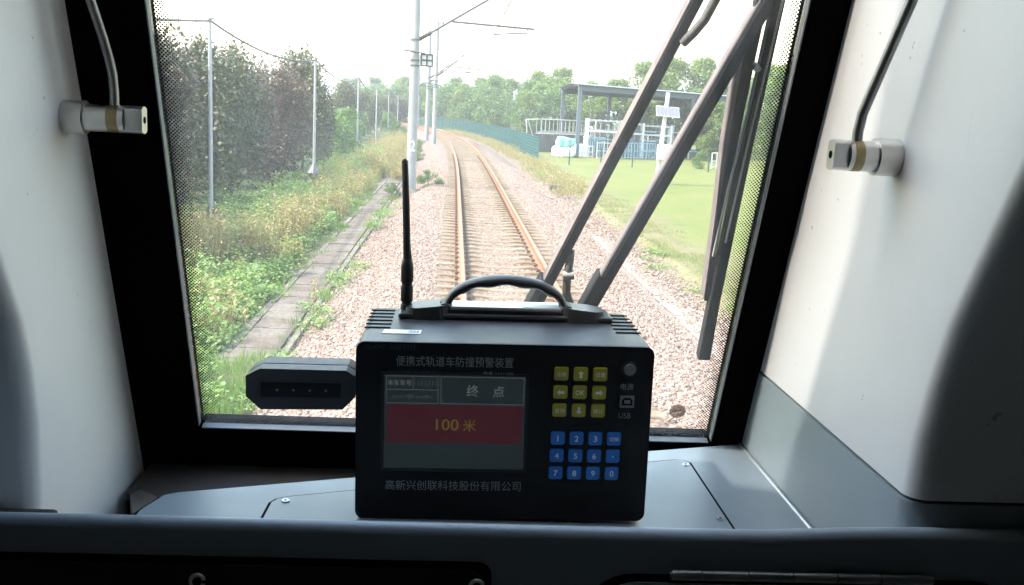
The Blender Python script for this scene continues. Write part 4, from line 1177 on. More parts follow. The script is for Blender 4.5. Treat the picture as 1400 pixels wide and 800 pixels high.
# ================================================================== FENCE, CANOPY, SUBSTATION
fx = lambda y: tx(4.78, y)
fen = thing('mesh_fence', (fx(64), 64, -0.6), 'teal green mesh fence running along the right of the curving track', 'fence')
m = MB(); L_ = 2.6
for i in range(27): m.box((i * 0.1 - 1.3, 0, 0.88), (0.016, 0.012, 1.55))
for i in range(9): m.box((0, 0.008, 0.13 + i * 0.19), (L_, 0.012, 0.024))
pan = m.mesh('fence_panel')
m = MB(); m.box((0, 0, 0.86), (0.07, 0.07, 1.78)); pst = m.mesh('fence_post')
y = 63.9
while y < 150:
    y2 = y + L_ * 0.985
    a, b = Vector((fx(y), y, -0.62)), Vector((fx(y2), y2, -0.62))
    o = link('fence_panel', pan, M['teal'], fen, (a + b) / 2 - OFF[fen]); o.rotation_euler = (0, 0, math.atan2(b.y - a.y, b.x - a.x))
    link('fence_post', pst, M['teal'], fen, a - OFF[fen])
    y = y2

# steel canopy on posts
F1, F2, R1 = Vector((8.85, 70.6, 0)), Vector((24.3, 83.6, 0)), Vector((9.2, 85.0, 0))
R2 = F2 + (R1 - F1)
can = thing('steel_canopy', (8.85, 70.6, -0.6), 'blue-grey steel canopy with arched sheet roof on tall posts', 'canopy')
EAV = 4.70; RISE = 0.20
def lerp2(a, b, t): return a + (b - a) * t
for row, (a, b) in enumerate(((F1, F2), (R1, R2))):
    for i in range(4 if row == 0 else 3):
        p = lerp2(a, b, (i / 3.0 if row == 0 else (0.0, 0.30, 0.86)[i]))
        m = MB(); m.box((p.x, p.y, (EAV - 0.62) / 2 - 0.05), (0.30, 0.30, EAV + 0.52)); m.build('post', M['bluegrey'], can, 0.02)
for a, b in ((F1, F2), (R1, R2)):
    d = (b - a).normalized(); R = Matrix((d, Vector((-d.y, d.x, 0)), Vector((0, 0, 1)))).transposed()
    m = MB(); m.box((a + b) / 2 + Vector((0, 0, EAV - 0.22)), ((b - a).length + 0.4, 0.16, 0.40), R); m.build('eave_beam', M['bluegrey'], can, 0.01)
for a, b in ((F1, R1), (F2, R2)):
    m = MB(); m.tube([lerp2(a, b, i / 12) + Vector((0, 0, EAV - 0.10 + RISE * 4 * i / 12 * (1 - i / 12))) for i in range(13)], 0.07, 6)
    m.build('gable_arch', M['bluegrey'], can)
m = MB(); d = (F2 - F1).normalized(); rows = []; NR = 120
for i in range(NR + 1):
    s = -0.35 + ((F2 - F1).length + 0.7) * i / NR; row = []
    cor = 0.02 if i % 2 else -0.02
    for j in range(13):
        t = -0.03 + 1.06 * j / 12; p = F1 + d * s + (R1 - F1) * t
        row.append(p + Vector((0, 0, EAV + 0.04 + cor + RISE * 4 * t * (1 - t))))
    rows.append(row)
m.sweep(rows, smooth=False); rf = m.build('roof', M['roof_metal'], can)
so_ = rf.modifiers.new('sheet', 'SOLIDIFY'); so_.thickness = 0.04; so_.offset = -1

# platform wall with white railing
pf = thing('loading_platform', (6.2, 76, -0.6), 'grey concrete loading platform with white railing beneath the canopy', 'platform')
P0, P1 = Vector((5.55, 76.2, 0)), Vector((19.5, 85.5, 0)); dd = (P1 - P0).normalized(); nn = Vector((-dd.y, dd.x, 0))
m = MB(); bk = Vector((0.75, 5.0, 0)); pl = [P0 + dd * 0.8, P1, P1 + bk, P0 + dd * 0.8 + bk]
m.prism([p + Vector((0, 0, -0.7)) for p in pl], [p + Vector((0, 0, 0.95)) for p in pl]); m.build('wall', M['wall'], pf, 0.03)
def railing(a, b, z, name, h=1.12, st=0.42):
    m = MB(); n = max(1, int((b - a).length / st)); up = Vector((0, 0, 1))
    for i in range(n + 1):
        p = a.lerp(b, i / n); m.box(p + Vector((0, 0, z + h / 2)), (0.04, 0.04, h))
    for hh in (h, h * 0.12):
        m.tube([a + Vector((0, 0, z + hh)), b + Vector((0, 0, z + hh))], 0.032, 6)
    m.build(name, M['rail_paint'], pf)
railing(P0 + dd * 1.1 + nn * 0.15, P1 + nn * 0.15, 0.95, 'railing'); railing(P0 + dd * 1.1 + bk * 0.96, P1 + bk * 0.96, 0.95, 'railing')
m = MB(); a = P0 + dd * 1.1; m.tube([a + Vector((0, 0, 2.07)), P0 + Vector((0, 0, 2.0)) - dd * 0.1, P0 + Vector((0, 0, 1.2)) + dd * 0.05, P0 - dd * 0.0 + Vector((0, 0, 0.2))], 0.05, 6)
m.tube([P0 + dd * 0.1 + Vector((0, 0, 2.0)), P0 + dd * 0.85 + Vector((0, 0, 0.3))], 0.05, 6); m.build('stair_rail', M['rail_paint'], pf)

# covered heap of sacks
hp = thing('sack_heap', (8.0, 70.2, -0.5), 'heap of white sacks half covered by a teal tarpaulin', 'heap')
def lump(c, r, seed, n=14):
    m = MB(); rows = []
    for i in range(n + 1):
        th = pi * i / n; row = []
        for j in range(n):
            ph = 2 * pi * j / n
            d = Vector((sin(th) * cos(ph), sin(th) * sin(ph), cos(th)))
            q = Vector([math.copysign(abs(v) ** 0.55, v) for v in d])
            k_ = 1 + 0.10 * mnoise.noise(d * 2.2 + Vector((seed, 0, 0)))
            row.append(Vector(c) + Vector((q.x * r[0], q.y * r[1], q.z * r[2])) * k_)
        rows.append(row)
    m.sweep(rows, True); return m
for i, (x, y, z, r) in enumerate(((7.55, 70.2, -0.1, (0.55, 0.6, 0.45)), (8.05, 70.0, -0.1, (0.5, 0.6, 0.42)), (7.9, 70.4, 0.5, (0.62, 0.6, 0.42)), (8.35, 70.3, 0.15, (0.4, 0.5, 0.6)))):
    lump((x, y, z), r, i).build('sack', M['bag'], hp)
m = MB(); rows = []
for i in range(15):
    u_ = i / 14; row = []
    for j in range(11):
        v_ = j / 10
        x = 7.35 + 1.25 * u_ + 0.04 * sin(9 * v_ + 5 * u_)
        if v_ < 0.55: y, z = 70.75 - 1.2 * v_ / 0.55, 0.98 - 0.10 * (u_ - 0.3) ** 2 * 4 + 0.05 * sin(7 * u_)
        else: y, z = 69.52 - 0.05 * sin(14 * u_), 0.95 - (v_ - 0.55) / 0.45 * (0.42 + 0.34 * sin(3.0 * u_ + 0.4) + 0.06 * sin(17 * u_))
        row.append(Vector((x, y, z + 0.02 * mnoise.noise(Vector((x * 4, v_ * 5, 0))))))
    rows.append(row)
m.sweep(rows); o = m.build('tarpaulin', M['tarp'], hp); sl_ = o.modifiers.new('sheet', 'SOLIDIFY'); sl_.thickness = 0.015
# transformers, gantry frames, low fences under the canopy
def transformer(x, y, s, label):
    t = thing('transformer', (x, y, -0.5), label, 'transformer', 'transformers under the canopy')
    m = MB(); m.box((x, y, 0.25), (1.5 * s, 1.2 * s, 1.3)); m.box((x, y, 0.95), (1.6 * s, 1.3 * s, 0.1)); m.build('tank', M['tank'], t, 0.03)
    m = MB()
    for i in range(8): m.box((x - 0.62 * s + i * 0.177 * s, y - 0.78 * s, 0.25), (0.05, 0.34 * s, 1.0))
    m.build('radiator', M['blue_paint'], t)
    for i in (-1, 0, 1):
        m = MB()
        for q in range(5): m.cyl((x + i * 0.45 * s, y, 1.0 + q * 0.11), (x + i * 0.45 * s, y, 1.07 + q * 0.11), 0.12, 0.07, 10)
        m.build('bushing', M['insul'], t)
    return t
transformer(10.6, 74.2, 1.0, 'grey transformer with blue fins, first under the canopy')
transformer(13.4, 76.6, 1.0, 'grey transformer with blue fins, second under the canopy')
transformer(15.6, 78.6, 0.9, 'grey transformer with blue fins behind the solar pole')
def gantry(x, y, wd, h, label):
    t = thing('steel_gantry', (x, y, -0.5), label, 'gantry', 'white steel gantries round the transformers')
    for sx in (-1, 1):
        for sy in (0, 0.9):
            m = MB(); m.box((x + sx * wd / 2, y + sy, h / 2 - 0.25), (0.16, 0.16, h + 0.5)); m.build('post', M['white_paint'], t)
    m = MB()
    for z in (h - 0.1, h * 0.62):
        m.box((x, y, z), (wd, 0.1, 0.13)); m.box((x, y + 0.9, z), (wd, 0.1, 0.13))
        for sx in (-1, 1): m.box((x + sx * wd / 2, y + 0.45, z), (0.1, 0.8, 0.12))
    m.build('cross_beam', M['white_paint'], t)
    n = int(wd / 0.36)
    for i in range(n):
        m = MB(); xx_ = x - wd / 2 + (i + 0.5) * wd / n
        for q in range(3): m.cyl((xx_, y, h + q * 0.15 - 0.03), (xx_, y, h + q * 0.15 + 0.09), 0.15, 0.10, 8)
        m.tube([(xx_, y, h + 0.42), (xx_ + 0.1, y + 0.5, h + 0.5), (xx_, y + 0.9, h + 0.42)], 0.045, 5)
        m.build('insulator', M['insul'], t)
gantry(11.05, 72.4, 2.5, 2.35, 'white steel gantry topped with dark insulators, left one')
gantry(13.4, 74.5, 1.9, 2.2, 'white steel gantry topped with dark insulators, middle one, partly behind the wiper arm')
gantry(15.6, 76.3, 2.6, 2.1, 'white steel gantry topped with dark insulators, right one')
def lowfence(a, b, h, mat, label, st=0.45):
    a = Vector(a); b = Vector(b)
    t = thing('low_railing', a, label, 'railing', 'low railings round the transformers')
    n = max(2, int((b - a).length / st))
    m = MB()
    for z in (h, h * 0.5, 0.12): m.tube([a + Vector((0, 0, z)), b + Vector((0, 0, z))], 0.035, 6)
    m.build('rail_bar', mat, t)
    m = MB()
    for i in range(n + 1): m.box(a.lerp(b, i / n) + Vector((0, 0, h / 2)), (0.06, 0.06, h))
    m.build('upright', mat, t)
lowfence((8.95, 71.6, -0.5), (10.2, 71.9, -0.5), 0.85, M['white_paint'], 'short white railing beside the sack heap', 0.3)
lowfence((10.35, 70.8, -0.5), (12.0, 71.8, -0.5), 1.15, M['white_paint'], 'white ladder-like railing before the left gantry', 0.55)
lowfence((12.2, 72.2, -0.5), (15.4, 74.6, -0.5), 1.2, M['blue_paint'], 'pale blue railing in front of the transformers', 0.33)
lowfence((17.2, 64.6, -0.5), (18.6, 65.0, -0.5), 1.05, M['white_paint'], 'white gate-like railing beside the round bush', 0.35)
# grey-white pipework of the open-air plant
def pipes(x, y, wd, seed, label):
    R_ = random.Random(seed)
    t = thing('pipework', (x, y, -0.5), label, 'pipework', 'pipework under the canopy')
    for i in range(int(wd / 0.34)):
        px_ = x + i * 0.34 + R_.uniform(-0.08, 0.08); h = R_.uniform(1.3, 2.6); r = R_.uniform(0.035, 0.075)
        m = MB(); m.tube([(px_, y, -0.5), (px_, y, h - 0.5), (px_ + 0.08, y + 0.15, h - 0.4), (px_ + 0.1, y + 1.3, h - 0.4)], r, 6)
        if R_.random() < 0.5: m.cyl((px_, y, h * 0.5 - 0.08), (px_, y, h * 0.5 + 0.08), r * 2.1, n=8)
        m.build('riser_pipe', R_.choice((M['rail_paint'], M['white_paint'], M['tank'])), t)
    for z in (0.15, 0.85, 1.55):
        m = MB(); m.tube([(x - 0.2, y - 0.12, z), (x + wd, y - 0.12, z)], 0.055, 6); m.build('header_pipe', R_.choice((M['tank'], M['rail_paint'], M['blue_paint'])), t)
pipes(9.9, 73.6, 2.6, 3, 'grey-white pipes just right of the sack heap under the canopy')
pipes(12.9, 75.4, 2.6, 5, 'grey-white pipes seen between the two wiper arms under the canopy')
pipes(16.0, 77.6, 3.4, 8, 'grey-white pipes behind the solar pole under the canopy')
# cabinets
def cabinet(x, y, d, mat, label):
    t = thing('cabinet', (x, y, -0.5), label, 'cabinet')
    m = MB(); m.box((x, y, -0.5 + d[2] / 2), d); m.build('box', mat, t, 0.02)
    m = MB(); m.box((x, y, -0.5 + d[2] + 0.03), (d[0] + 0.1, d[1] + 0.1, 0.06)); m.build('lid', mat, t)
    m = MB(); m.box((x, y - d[1] / 2 - 0.01, -0.5 + d[2] * 0.5), (d[0] * 0.8, 0.02, d[2] * 0.8)); m.build('door', M['tank'], t)
cabinet(9.55, 72.8, (0.7, 0.5, 0.9), M['white_paint'], 'small white cabinet right of the sack heap')
cabinet(16.6, 79.6, (1.0, 0.6, 1.4), M['tank'], 'grey cabinet behind the right gantry')

# solar pole
sp_ = thing('solar_pole', (9.9, 47, -0.5), 'white pole with solar panel and white control box on the meadow', 'solar pole')
m = MB(); m.cyl((9.87, 47, -0.5), (10.12, 47, 3.9), 0.105, 0.10, 16); m.build('pole', M['white_paint'], sp_)
R = Matrix.Rotation(radians(4), 3, 'Y') @ Matrix.Rotation(radians(-38), 3, 'X')
R = Matrix.Rotation(radians(3), 3, 'Y') @ Matrix.Rotation(radians(52), 3, 'X')
m = MB(); m.box((10.12, 46.8, 3.0), (1.12, 0.60, 0.04), R); pn = m.build('solar_panel', M['white_paint'], sp_)
for i in range(6):
    m = MB(); m.box(Vector((10.12, 46.8, 3.0)) + R @ Vector((-0.455 + i * 0.182, 0, 0.024)), (0.172, 0.54, 0.012), R); m.build('solar_cell', M['solar'], pn)
m = MB(); m.box((10.09, 46.75, 1.07), (0.66, 0.34, 0.74)); bx_ = m.build('control_box', M['white_paint'], sp_, 0.02)
m = MB(); m.box((10.09, 46.57, 1.07), (0.56, 0.012, 0.62)); m.build('box_door', M['white_paint'], bx_, 0.004)
for i, (x, y) in enumerate(((7.1, 60), (9.15, 60.6), (11.2, 61), (15.8, 60))):
    t = thing('meadow_post', (x, y, -0.5), 'thin dark green post standing alone on the meadow', 'post', 'thin green posts on the meadow')
    m = MB(); m.box((x, y, 0.05), (0.07, 0.07, 1.2)); m.build('shaft', M['post_green'], t)
    m = MB(); m.box((x, y, 0.66), (0.09, 0.09, 0.03)); m.build('cap', M['post_green'], t)
# lump of dark rubble by the ballast
t = thing('concrete_rubble', (4.45, 41, -0.5), 'dark broken concrete piece lying by the right ballast edge', 'rubble')
m = MB(); m.box((4.4, 41, -0.42), (0.66, 0.4, 0.2), Matrix.Rotation(0.2, 3, 'Z') @ Matrix.Rotation(0.12, 3, 'Y')); m.build('chunk', M['rubble'], t, 0.05)
m = MB(); m.box((4.75, 40.8, -0.46), (0.3, 0.3, 0.12), Matrix.Rotation(0.5, 3, 'Z')); m.build('chunk', M['rubble'], t, 0.04)

# ================================================================== VEGETATION
def crown_mesh(name, H, rx, z0, nleaf, lsize, blobs, spiky=0.0, up=0.3):
    """leaves spread through an irregular set of clumps, denser at the clump skins"""
    P = []; tot = 0
    bl_ = []
    for i in range(blobs):
        t = (i + 0.5) / blobs
        z = z0 + (H - z0) * rng.uniform(0.0, 1.0) ** 0.9
        q = (z - z0) / (H - z0)
        prof = (sin(pi * min(1, q * 0.85 + 0.13)) ** 0.7)
        a = rng.uniform(0, 2 * pi); r = rx * prof * rng.uniform(0.1, 0.85) ** 0.6
        br = rx * rng.uniform(0.22, 0.42) * (0.55 + 0.5 * prof)
        bl_.append((r * cos(a), r * sin(a), min(z, H - br * 0.6), br))
    w_ = np.array([b[3] ** 2 for b in bl_]); w_ /= w_.sum()
    for b, f in zip(bl_, w_):
        n = int(nleaf * f)
        d = unit(n) * (rng.random(n) ** 0.35)[:, None] * np.array([b[3], b[3], b[3] * (0.85 + spiky)])
        P.append(d + np.array(b[:3]))
    if spiky:
        for i in range(int(26 * spiky + 8)):
            a = rng.uniform(0, 2 * pi); r = rx * rng.uniform(0, 0.75); n = rng.integers(22, 50)
            zt = H * rng.uniform(0.93, 1.2); zb = H * rng.uniform(0.6, 0.8)
            tt = rng.random(n)
            P.append(np.stack([r * cos(a) * (1 + 0.15 * tt) + rng.normal(0, 0.05, n), r * sin(a) * (1 + 0.15 * tt) + rng.normal(0, 0.05, n), zb + (zt - zb) * tt], 1))
    P = np.concatenate(P)
    me = quad_mesh(name, leaves(P, np.full(len(P), lsize), up))
    return me, bl_
def trunk_mesh(name, H, z0, r, bl_, nb=9, multi=1):
    m = MB()
    for k in range(multi):
        ox, oy = (0, 0) if multi == 1 else (random.uniform(-0.1, 0.1), random.uniform(-0.1, 0.1))
        top = Vector((random.uniform(-0.3, 0.3) * multi ** 0.5, random.uniform(-0.3, 0.3), H * 0.72))
        pts = [Vector((ox, oy, -0.1)), Vector((ox * 1.5, oy * 1.5, z0 * 0.5)), Vector((ox * 2 + top.x * 0.3, oy * 2 + top.y * 0.3, z0)), top]
        m.tube(pts, [r, r * 0.8, r * 0.62, r * 0.15], 7)
        for i in range(nb // multi):
            b = random.choice(bl_); t = random.uniform(0.25, 0.8)
            s = pts[2].lerp(top, t * 0.7)
            e = Vector(b[:3])
            mid = s.lerp(e, 0.5) + Vector((0, 0, 0.12 * (e - s).length))
            m.tube([s, mid, e], [r * 0.34, r * 0.22, r * 0.06], 5)
    return m.mesh(name)
class Kind:
    def __init__(s, name, n, leaf, bark, **kw):
        s.name = name; s.leaf = M[leaf]; s.bark = M[bark]; s.v = []
        tk = dict(r=kw.pop('r', 0.12), multi=kw.pop('multi', 1))
        for i in range(n):
            cm_, b = crown_mesh('crown', **kw)
            s.v.append((cm_, trunk_mesh('trunk', kw['H'], max(0.35, kw['z0']), tk['r'], b, multi=tk['multi']), kw['H']))
    def put(s, x, y, z, h, label, group, cat='tree', wide=1.0):
        cm_, tm, H = random.choice(s.v)
        t = thing(s.name, (x, y, z), label, cat, group, (0, 0, random.uniform(0, 6.28)))
        k = h / H; t.scale = (k * wide, k * wide, k)
        link('trunk', tm, s.bark, t); link('crown', cm_, s.leaf, t)
        return t
plums = [Kind('plum_tree', 3, lf, 'bark_dark', H=4.35, rx=1.55, z0=1.15, nleaf=11500, lsize=0.145, blobs=26, spiky=2.0, r=0.10) for lf in ('plum', 'plum_red', 'plum_green')]
plum = plums[0]
broad = Kind('broadleaf_tree', 4, 'leaf_green', 'bark', H=6.0, rx=2.3, z0=1.0, nleaf=3800, lsize=0.22, blobs=20, r=0.14)
light = Kind('light_green_tree', 3, 'leaf_light', 'bark', H=8.0, rx=3.2, z0=1.2, nleaf=9000, lsize=0.27, blobs=30, spiky=0.0, r=0.18)
darkt = Kind('dark_bush', 3, 'leaf_dark', 'bark', H=3.0, rx=1.6, z0=0.15, nleaf=3000, lsize=0.15, blobs=16, r=0.05, multi=3)
gbush = Kind('green_bush', 3, 'leaf_green', 'bark', H=2.4, rx=1.5, z0=0.1, nleaf=3000, lsize=0.13, blobs=14, r=0.04, multi=3)
# plum trees, left
pl_ = [(-6.95, 18.5, 4.35, 'purple-leaved plum tree nearest the train at the left window edge'),
       (-8.2, 21.5, 4.5, 'purple-leaved plum tree behind the near left edge of the window'),
       (-7.6, 25.2, 4.75, 'dark plum tree just behind the four-legged cable pole'),
       (-8.9, 28.6, 4.6, 'dark plum tree with loose upright shoots, right of the near cable pole'),
       (-7.75, 32.2, 4.9, 'plum tree with a visible trunk rising from the weeds, mid row'),
       (-8.0, 36.0, 5.0, 'tall plum tree in the middle of the left row, with thin upright shoots'),
       (-7.3, 40.5, 5.1, 'dark plum tree behind and left of the caged cable pole'),
       (-7.2, 45.0, 5.2, 'dark plum tree behind the caged cable pole'),
       (-7.6, 50.0, 5.1, 'last dark plum tree at the right end of the row')]
for i, (x, y, h, lb) in enumerate(pl_): plums[(0, 1, 0, 1, 2, 0, 1, 2, 0)[i]].put(x, y, -0.95, h * (1.0, 0.86, 0.95, 0.84, 0.94, 0.90, 0.86, 0.96, 0.9)[i], lb, None, wide=0.92)
for x, y, h in ((-11, 24, 4.0), (-11.5, 29, 4.2), (-11, 34, 4.2), (-11.5, 39, 4.5), (-11, 45, 4.5), (-10.8, 51, 4.4)):
    random.choice(plums).put(x, y, -0.95, h, 'plum tree in the second row, mostly hidden behind the front plum trees', 'second row of plum trees', wide=1.2)
for x, y, h in ((-16, 36, 5.6), (-17, 43, 5.8), (-16.5, 50, 6.0), (-15, 58, 5.6)):
    light.put(x, y, -0.95, h * 1.02, 'light green tree showing above the plum trees', 'green trees behind the plum row')
for x, y, h, lb in ((-7.9, 57, 3.5, 'rounded green bush right of the last plum tree'), (-7.4, 64, 3.3, 'green bush behind the tall slim cable pole'), (-8.6, 72, 3.1, 'green bush between the third and fourth cable poles'), (-9.3, 82, 3.0, 'green bush low under the dark distant trees'), (-9.5, 94, 3.0, 'farthest large green bush near the nearest mast'), (-5.6, 99, 1.9, 'small green bush in dry grass just left of the nearest mast'), (-7.6, 112, 2.6, 'green bush hiding the far rails left of the nearest mast'), (-8.9, 121, 2.8, 'green bush in front of the farthest dark trees')):
    gbush.put(x, y, -0.95, h, lb, None, 'bush')
for x, y in ((-9.6, 88), (-10.4, 97), (-9.4, 104), (-10.0, 114), (-9.2, 124), (-9.6, 136), (-8.6, 148)):
    random.choice((plums[0], plums[2], plums[1])).put(x, y, -0.95, random.uniform(3.6, 4.7), 'dark purplish tree in the distant row left of the nearest mast', 'distant dark trees left', wide=1.1)
for x, y in ((-11.5, 68), (-12, 78), (-13, 90)):
    darkt.put(x, y, -0.95, random.uniform(3.4, 4.2), 'dark bush behind the green bushes on the left', 'dark bushes left', 'bush')
# tree line behind the fence
tl = []
y = 112
for i in range(26):
    yy_ = 96 + i * 4.6
    tl.append((tx(8.5 + random.uniform(-1, 2.0), yy_) if yy_ > 118 else tx(10.5, yy_), yy_, random.uniform(5.4, 6.9)))
for i, (x, yy_, h) in enumerate(tl):
    (broad if i % 4 != 2 else light).put(x, yy_, -0.65, h, 'leafy green tree in the line behind the teal fence', 'tree line behind the fence')
for i in range(18):
    yy_ = 120 + i * 6.5
    light.put(tx(16 + random.uniform(-2, 3), yy_), yy_, -0.65, random.uniform(7.2, 8.8), 'taller light green tree behind the fence tree line', 'second tree line behind the fence')
for i in range(14):
    a = i / 13
    broad.put(-16 + 10 * a + random.uniform(-2, 2), 178 + random.uniform(-8, 16), -0.7, random.uniform(5.5, 7), 'small far tree closing the view where the track bends', 'far trees at the bend')
for i, (x, y) in enumerate(((9.6, 88), (8.4, 93), (7.6, 99))):
    darkt.put(x, y, -0.65, 3.9 - 0.2 * i, 'dark bush at the fence left of the platform', 'dark bushes by the fence', 'bush')
for x, y, h in ((13, 97, 6.4), (16, 98, 6.8), (19, 99, 8.6), (22.0, 100, 9.2), (25.5, 101, 9.4), (29, 102, 8.8), (33, 103, 9.3), (11.5, 104, 6.4), (14.5, 94, 5.2), (17.5, 95, 5.6), (20.5, 95, 5.8), (24, 96, 6.2), (27.5, 97, 6.0), (31, 96, 6.2)):
    light.put(x, y, -0.65, h, 'big light green tree rising behind the canopy', 'trees behind the canopy')
for x, y, h in ((24.0, 71, 7.4), (27.0, 74, 8.0), (30, 80, 8.6), (26, 66, 6.8)):
    light.put(x, y, -0.65, h, 'light green tree beside the right window edge', 'trees at the right window edge')
light.put(20.3, 76, -0.6, 4.6, 'small vase-shaped tree with bare lower branches under the canopy end', None)
gbush.put(16.3, 63.5, -0.5, 1.25, 'low round bush on the meadow beside the white gate railing', None, 'bush')
darkt.put(20.9, 62, -0.5, 1.3, 'dark low bush at the right window edge behind the wiper', None, 'bush')
gbush.put(22.8, 66, -0.5, 1.6, 'low green bush near the right window edge', None, 'bush')
gbush.put(-0.95, 37.0, -0.62, 0.95, 'leafy green bush growing at the foot of the nearest mast', None, 'bush')
gbush.put(tx(-3.0, 60), 60, -0.72, 0.9, 'small green bush between the dry grass and the ballast before the second mast', None, 'bush')
gbush.put(tx(-2.9, 71), 71, -0.72, 1.0, 'small green bush at the foot of the second mast', None, 'bush')
gbush.put(-2.2, 35.6, -0.70, 0.6, 'small green shrub just left of the nearest mast footing', None, 'bush')

# undergrowth: leafy weeds and tall dry grass
def weed_patch(name, label, pts, hs, mat, lsize, per, cat='weeds'):
    P = []; Sz = []
    for (x, y, z), h in zip(pts, hs):
        n = int(per * (0.6 + 0.8 * random.random()))
        r = 0.30 * (0.6 + h)
        q = rng.normal(0, 1, (n, 3)) * np.array([r * 0.5, r * 0.5, 0])
        q[:, 2] = h * rng.random(n) ** 0.6
        q[:, :2] *= (1.15 - 0.5 * q[:, 2:3] / h)
        P.append(q + np.array([x, y, z])); Sz.append(np.full(n, lsize * (0.8 + 0.5 * random.random())))
    me = quad_mesh(name, leaves(np.concatenate(P), np.concatenate(Sz), 0.9, 0.62))
    return tag(link(name, me, mat), label, cat, kind='stuff')
def gz_(u): return float(np.interp(u, [p[0] for p in gp1], [p[1] for p in gp1]))
pts, hs = [], []
for i in range(2300):
    y = 7.5 + 60 * random.random() ** 1.7; u = -4.10 - abs(random.gauss(0, 1)) * 1.9 - (0.15 if y > 20 else 0) + (0.8 if y < 11.8 else 0.15 if y < 14 else 0) * random.random()
    if u < -11: continue
    c_ = nz_(u * 0.5, y * 0.35)
    if c_ < -0.32: continue
    h = (0.20 + 0.42 * min(1, (-4.0 - u) / 1.3)) * (0.55 + 0.75 * random.random()) * (1 + 0.6 * max(0, c_))
    if random.random() < 0.14: h += random.uniform(0.15, 0.4)
    if min((tx(u, y) + 6.2) ** 2 + (y - 24.6) ** 2, (tx(u, y) + 5.5) ** 2 + (y - 38.4) ** 2) < 1.3: h *= 0.4
    pts.append((tx(u, y), y, gz_(u) - 0.02)); hs.append(h)
weed_patch('green_weeds', 'dense green leafy weeds covering the ground left of the slab path', pts, hs, M['weed'], 0.068, 82)
# stray tufts between path and ballast, and on the right shoulder
pts, hs = [], []
for y, u, h, n in ((12.2, -3.05, 0.15, 5), (14.6, -2.98, 0.22, 7), (15.6, -3.1, 0.15, 4), (17.8, -2.95, 0.25, 7), (19.4, -2.9, 0.28, 6), (26.5, -3.0, 0.40, 9), (29.5, -2.9, 0.3, 6), (10.2, -3.3, 0.12, 6), (9.3, -3.9, 0.25, 8), (8.6, -3.5, 0.2, 6), (31, -2.5, 0.3, 4),
                   (18.0, 3.75, 0.12, 6), (21, 3.5, 0.1, 5), (16.2, 4.0, 0.14, 5), (14.4, 3.9, 0.16, 6), (23, 3.9, 0.12, 6), (46, 3.2, 0.4, 4), (53, 3.4, 0.3, 3)):
    for k in range(n):
        pts.append((tx(u + random.gauss(0, 0.12), y) , y + random.gauss(0, 0.35), (-0.66 if u < 0 else -0.54))); hs.append(h * random.uniform(0.6, 1.3))
weed_patch('weed_tufts', 'small green weed tufts along the edges of the ballast and paths', pts, hs, M['weed'], 0.05, 55)
def blades(name, label, pts, hs, mat, wd, per, spread, cat='grass', tuftness=0.0):
    Q = []
    for (x, y, z), h in zip(pts, hs):
        n = int(per * random.uniform(0.6, 1.4))
        b = np.stack([rng.normal(x, spread, n), rng.normal(y, spread, n), np.full(n, z)], 1)
        hh = h * rng.uniform(0.5, 1.15, n)
        lean = rng.normal(0, 0.16, (n, 2)) * hh[:, None]
        a = rng.uniform(0, 2 * pi, n); ww = wd * rng.uniform(0.6, 1.4, n)
        side = np.stack([np.cos(a) * ww, np.sin(a) * ww, np.zeros(n)], 1)
        mid = b + np.stack([lean[:, 0] * 0.35, lean[:, 1] * 0.35, hh * 0.6], 1)
        top = b + np.stack([lean[:, 0], lean[:, 1], hh], 1)
        Q.append(np.stack([b - side, b + side, mid + side * 0.8, mid - side * 0.8], 1)); Q.append(np.stack([mid - side * 0.8, mid + side * 0.8, top + side * 0.15, top - side * 0.15], 1))
        if tuftness:            # seed heads
            k_ = int(n * tuftness)
            for r_ in range(5):
                c_ = b[:k_] + (top[:k_] - b[:k_]) * rng.uniform(0.68, 1.03, k_)[:, None] + rng.normal(0, 0.018, (k_, 3))
                Q.append(leaves(c_, np.full(k_, 0.075), 0.2, 0.4))
    return tag(link(name, quad_mesh(name, np.concatenate(Q)), mat), label, cat, kind='stuff')
pts, hs = [], []
for i in range(850):
    y = 19 + 75 * random.random() ** 1.25
    k_ = min(1, max(0, (y - 20) / 18))
    u = -4.25 - abs(random.gauss(0, 0.55 + 0.5 * k_)) - (0.8 * (1 - k_) * random.random())
    if nz_(u * 1.3, y * 0.8) < (0.15 if y < 29 else -0.05): continue
    h = random.uniform(0.5, 0.95) * (0.8 + 0.3 * k_)
    pts.append((tx(u, y), y, gz_(u) - 0.02)); hs.append(h)
for i in range(22):
    y = 12.5 + 8 * random.random(); u = -4.15 - 1.6 * random.random()
    pts.append((tx(u, y), y, gz_(u) - 0.02)); hs.append(random.uniform(0.45, 0.8))
for i in range(170):
    y = 44 + 70 * random.random(); u = -3.25 - 0.6 * random.random()
    pts.append((tx(u, y), y, -0.72)); hs.append(random.uniform(0.3, 0.7))
for (x, y) in ((-4.5, 19.3), (-4.15, 19.9), (-4.9, 20.4), (-4.3, 21.2), (-4.75, 18.4), (-3.75, 22.8), (-3.9, 23.8), (-4.2, 24.6), (-3.8, 26.2), (-5.3, 19.6), (-5.6, 21.5)):
    for k in range(9): pts.append((x + random.gauss(0, 0.16), y + random.gauss(0, 0.3), -0.82)); hs.append(random.uniform(0.75, 1.15))
blades('dry_grass', 'tall yellow dry grass with seed heads along the left side of the slab path', pts, hs, M['dry'], 0.007, 36, 0.14, tuftness=0.7)
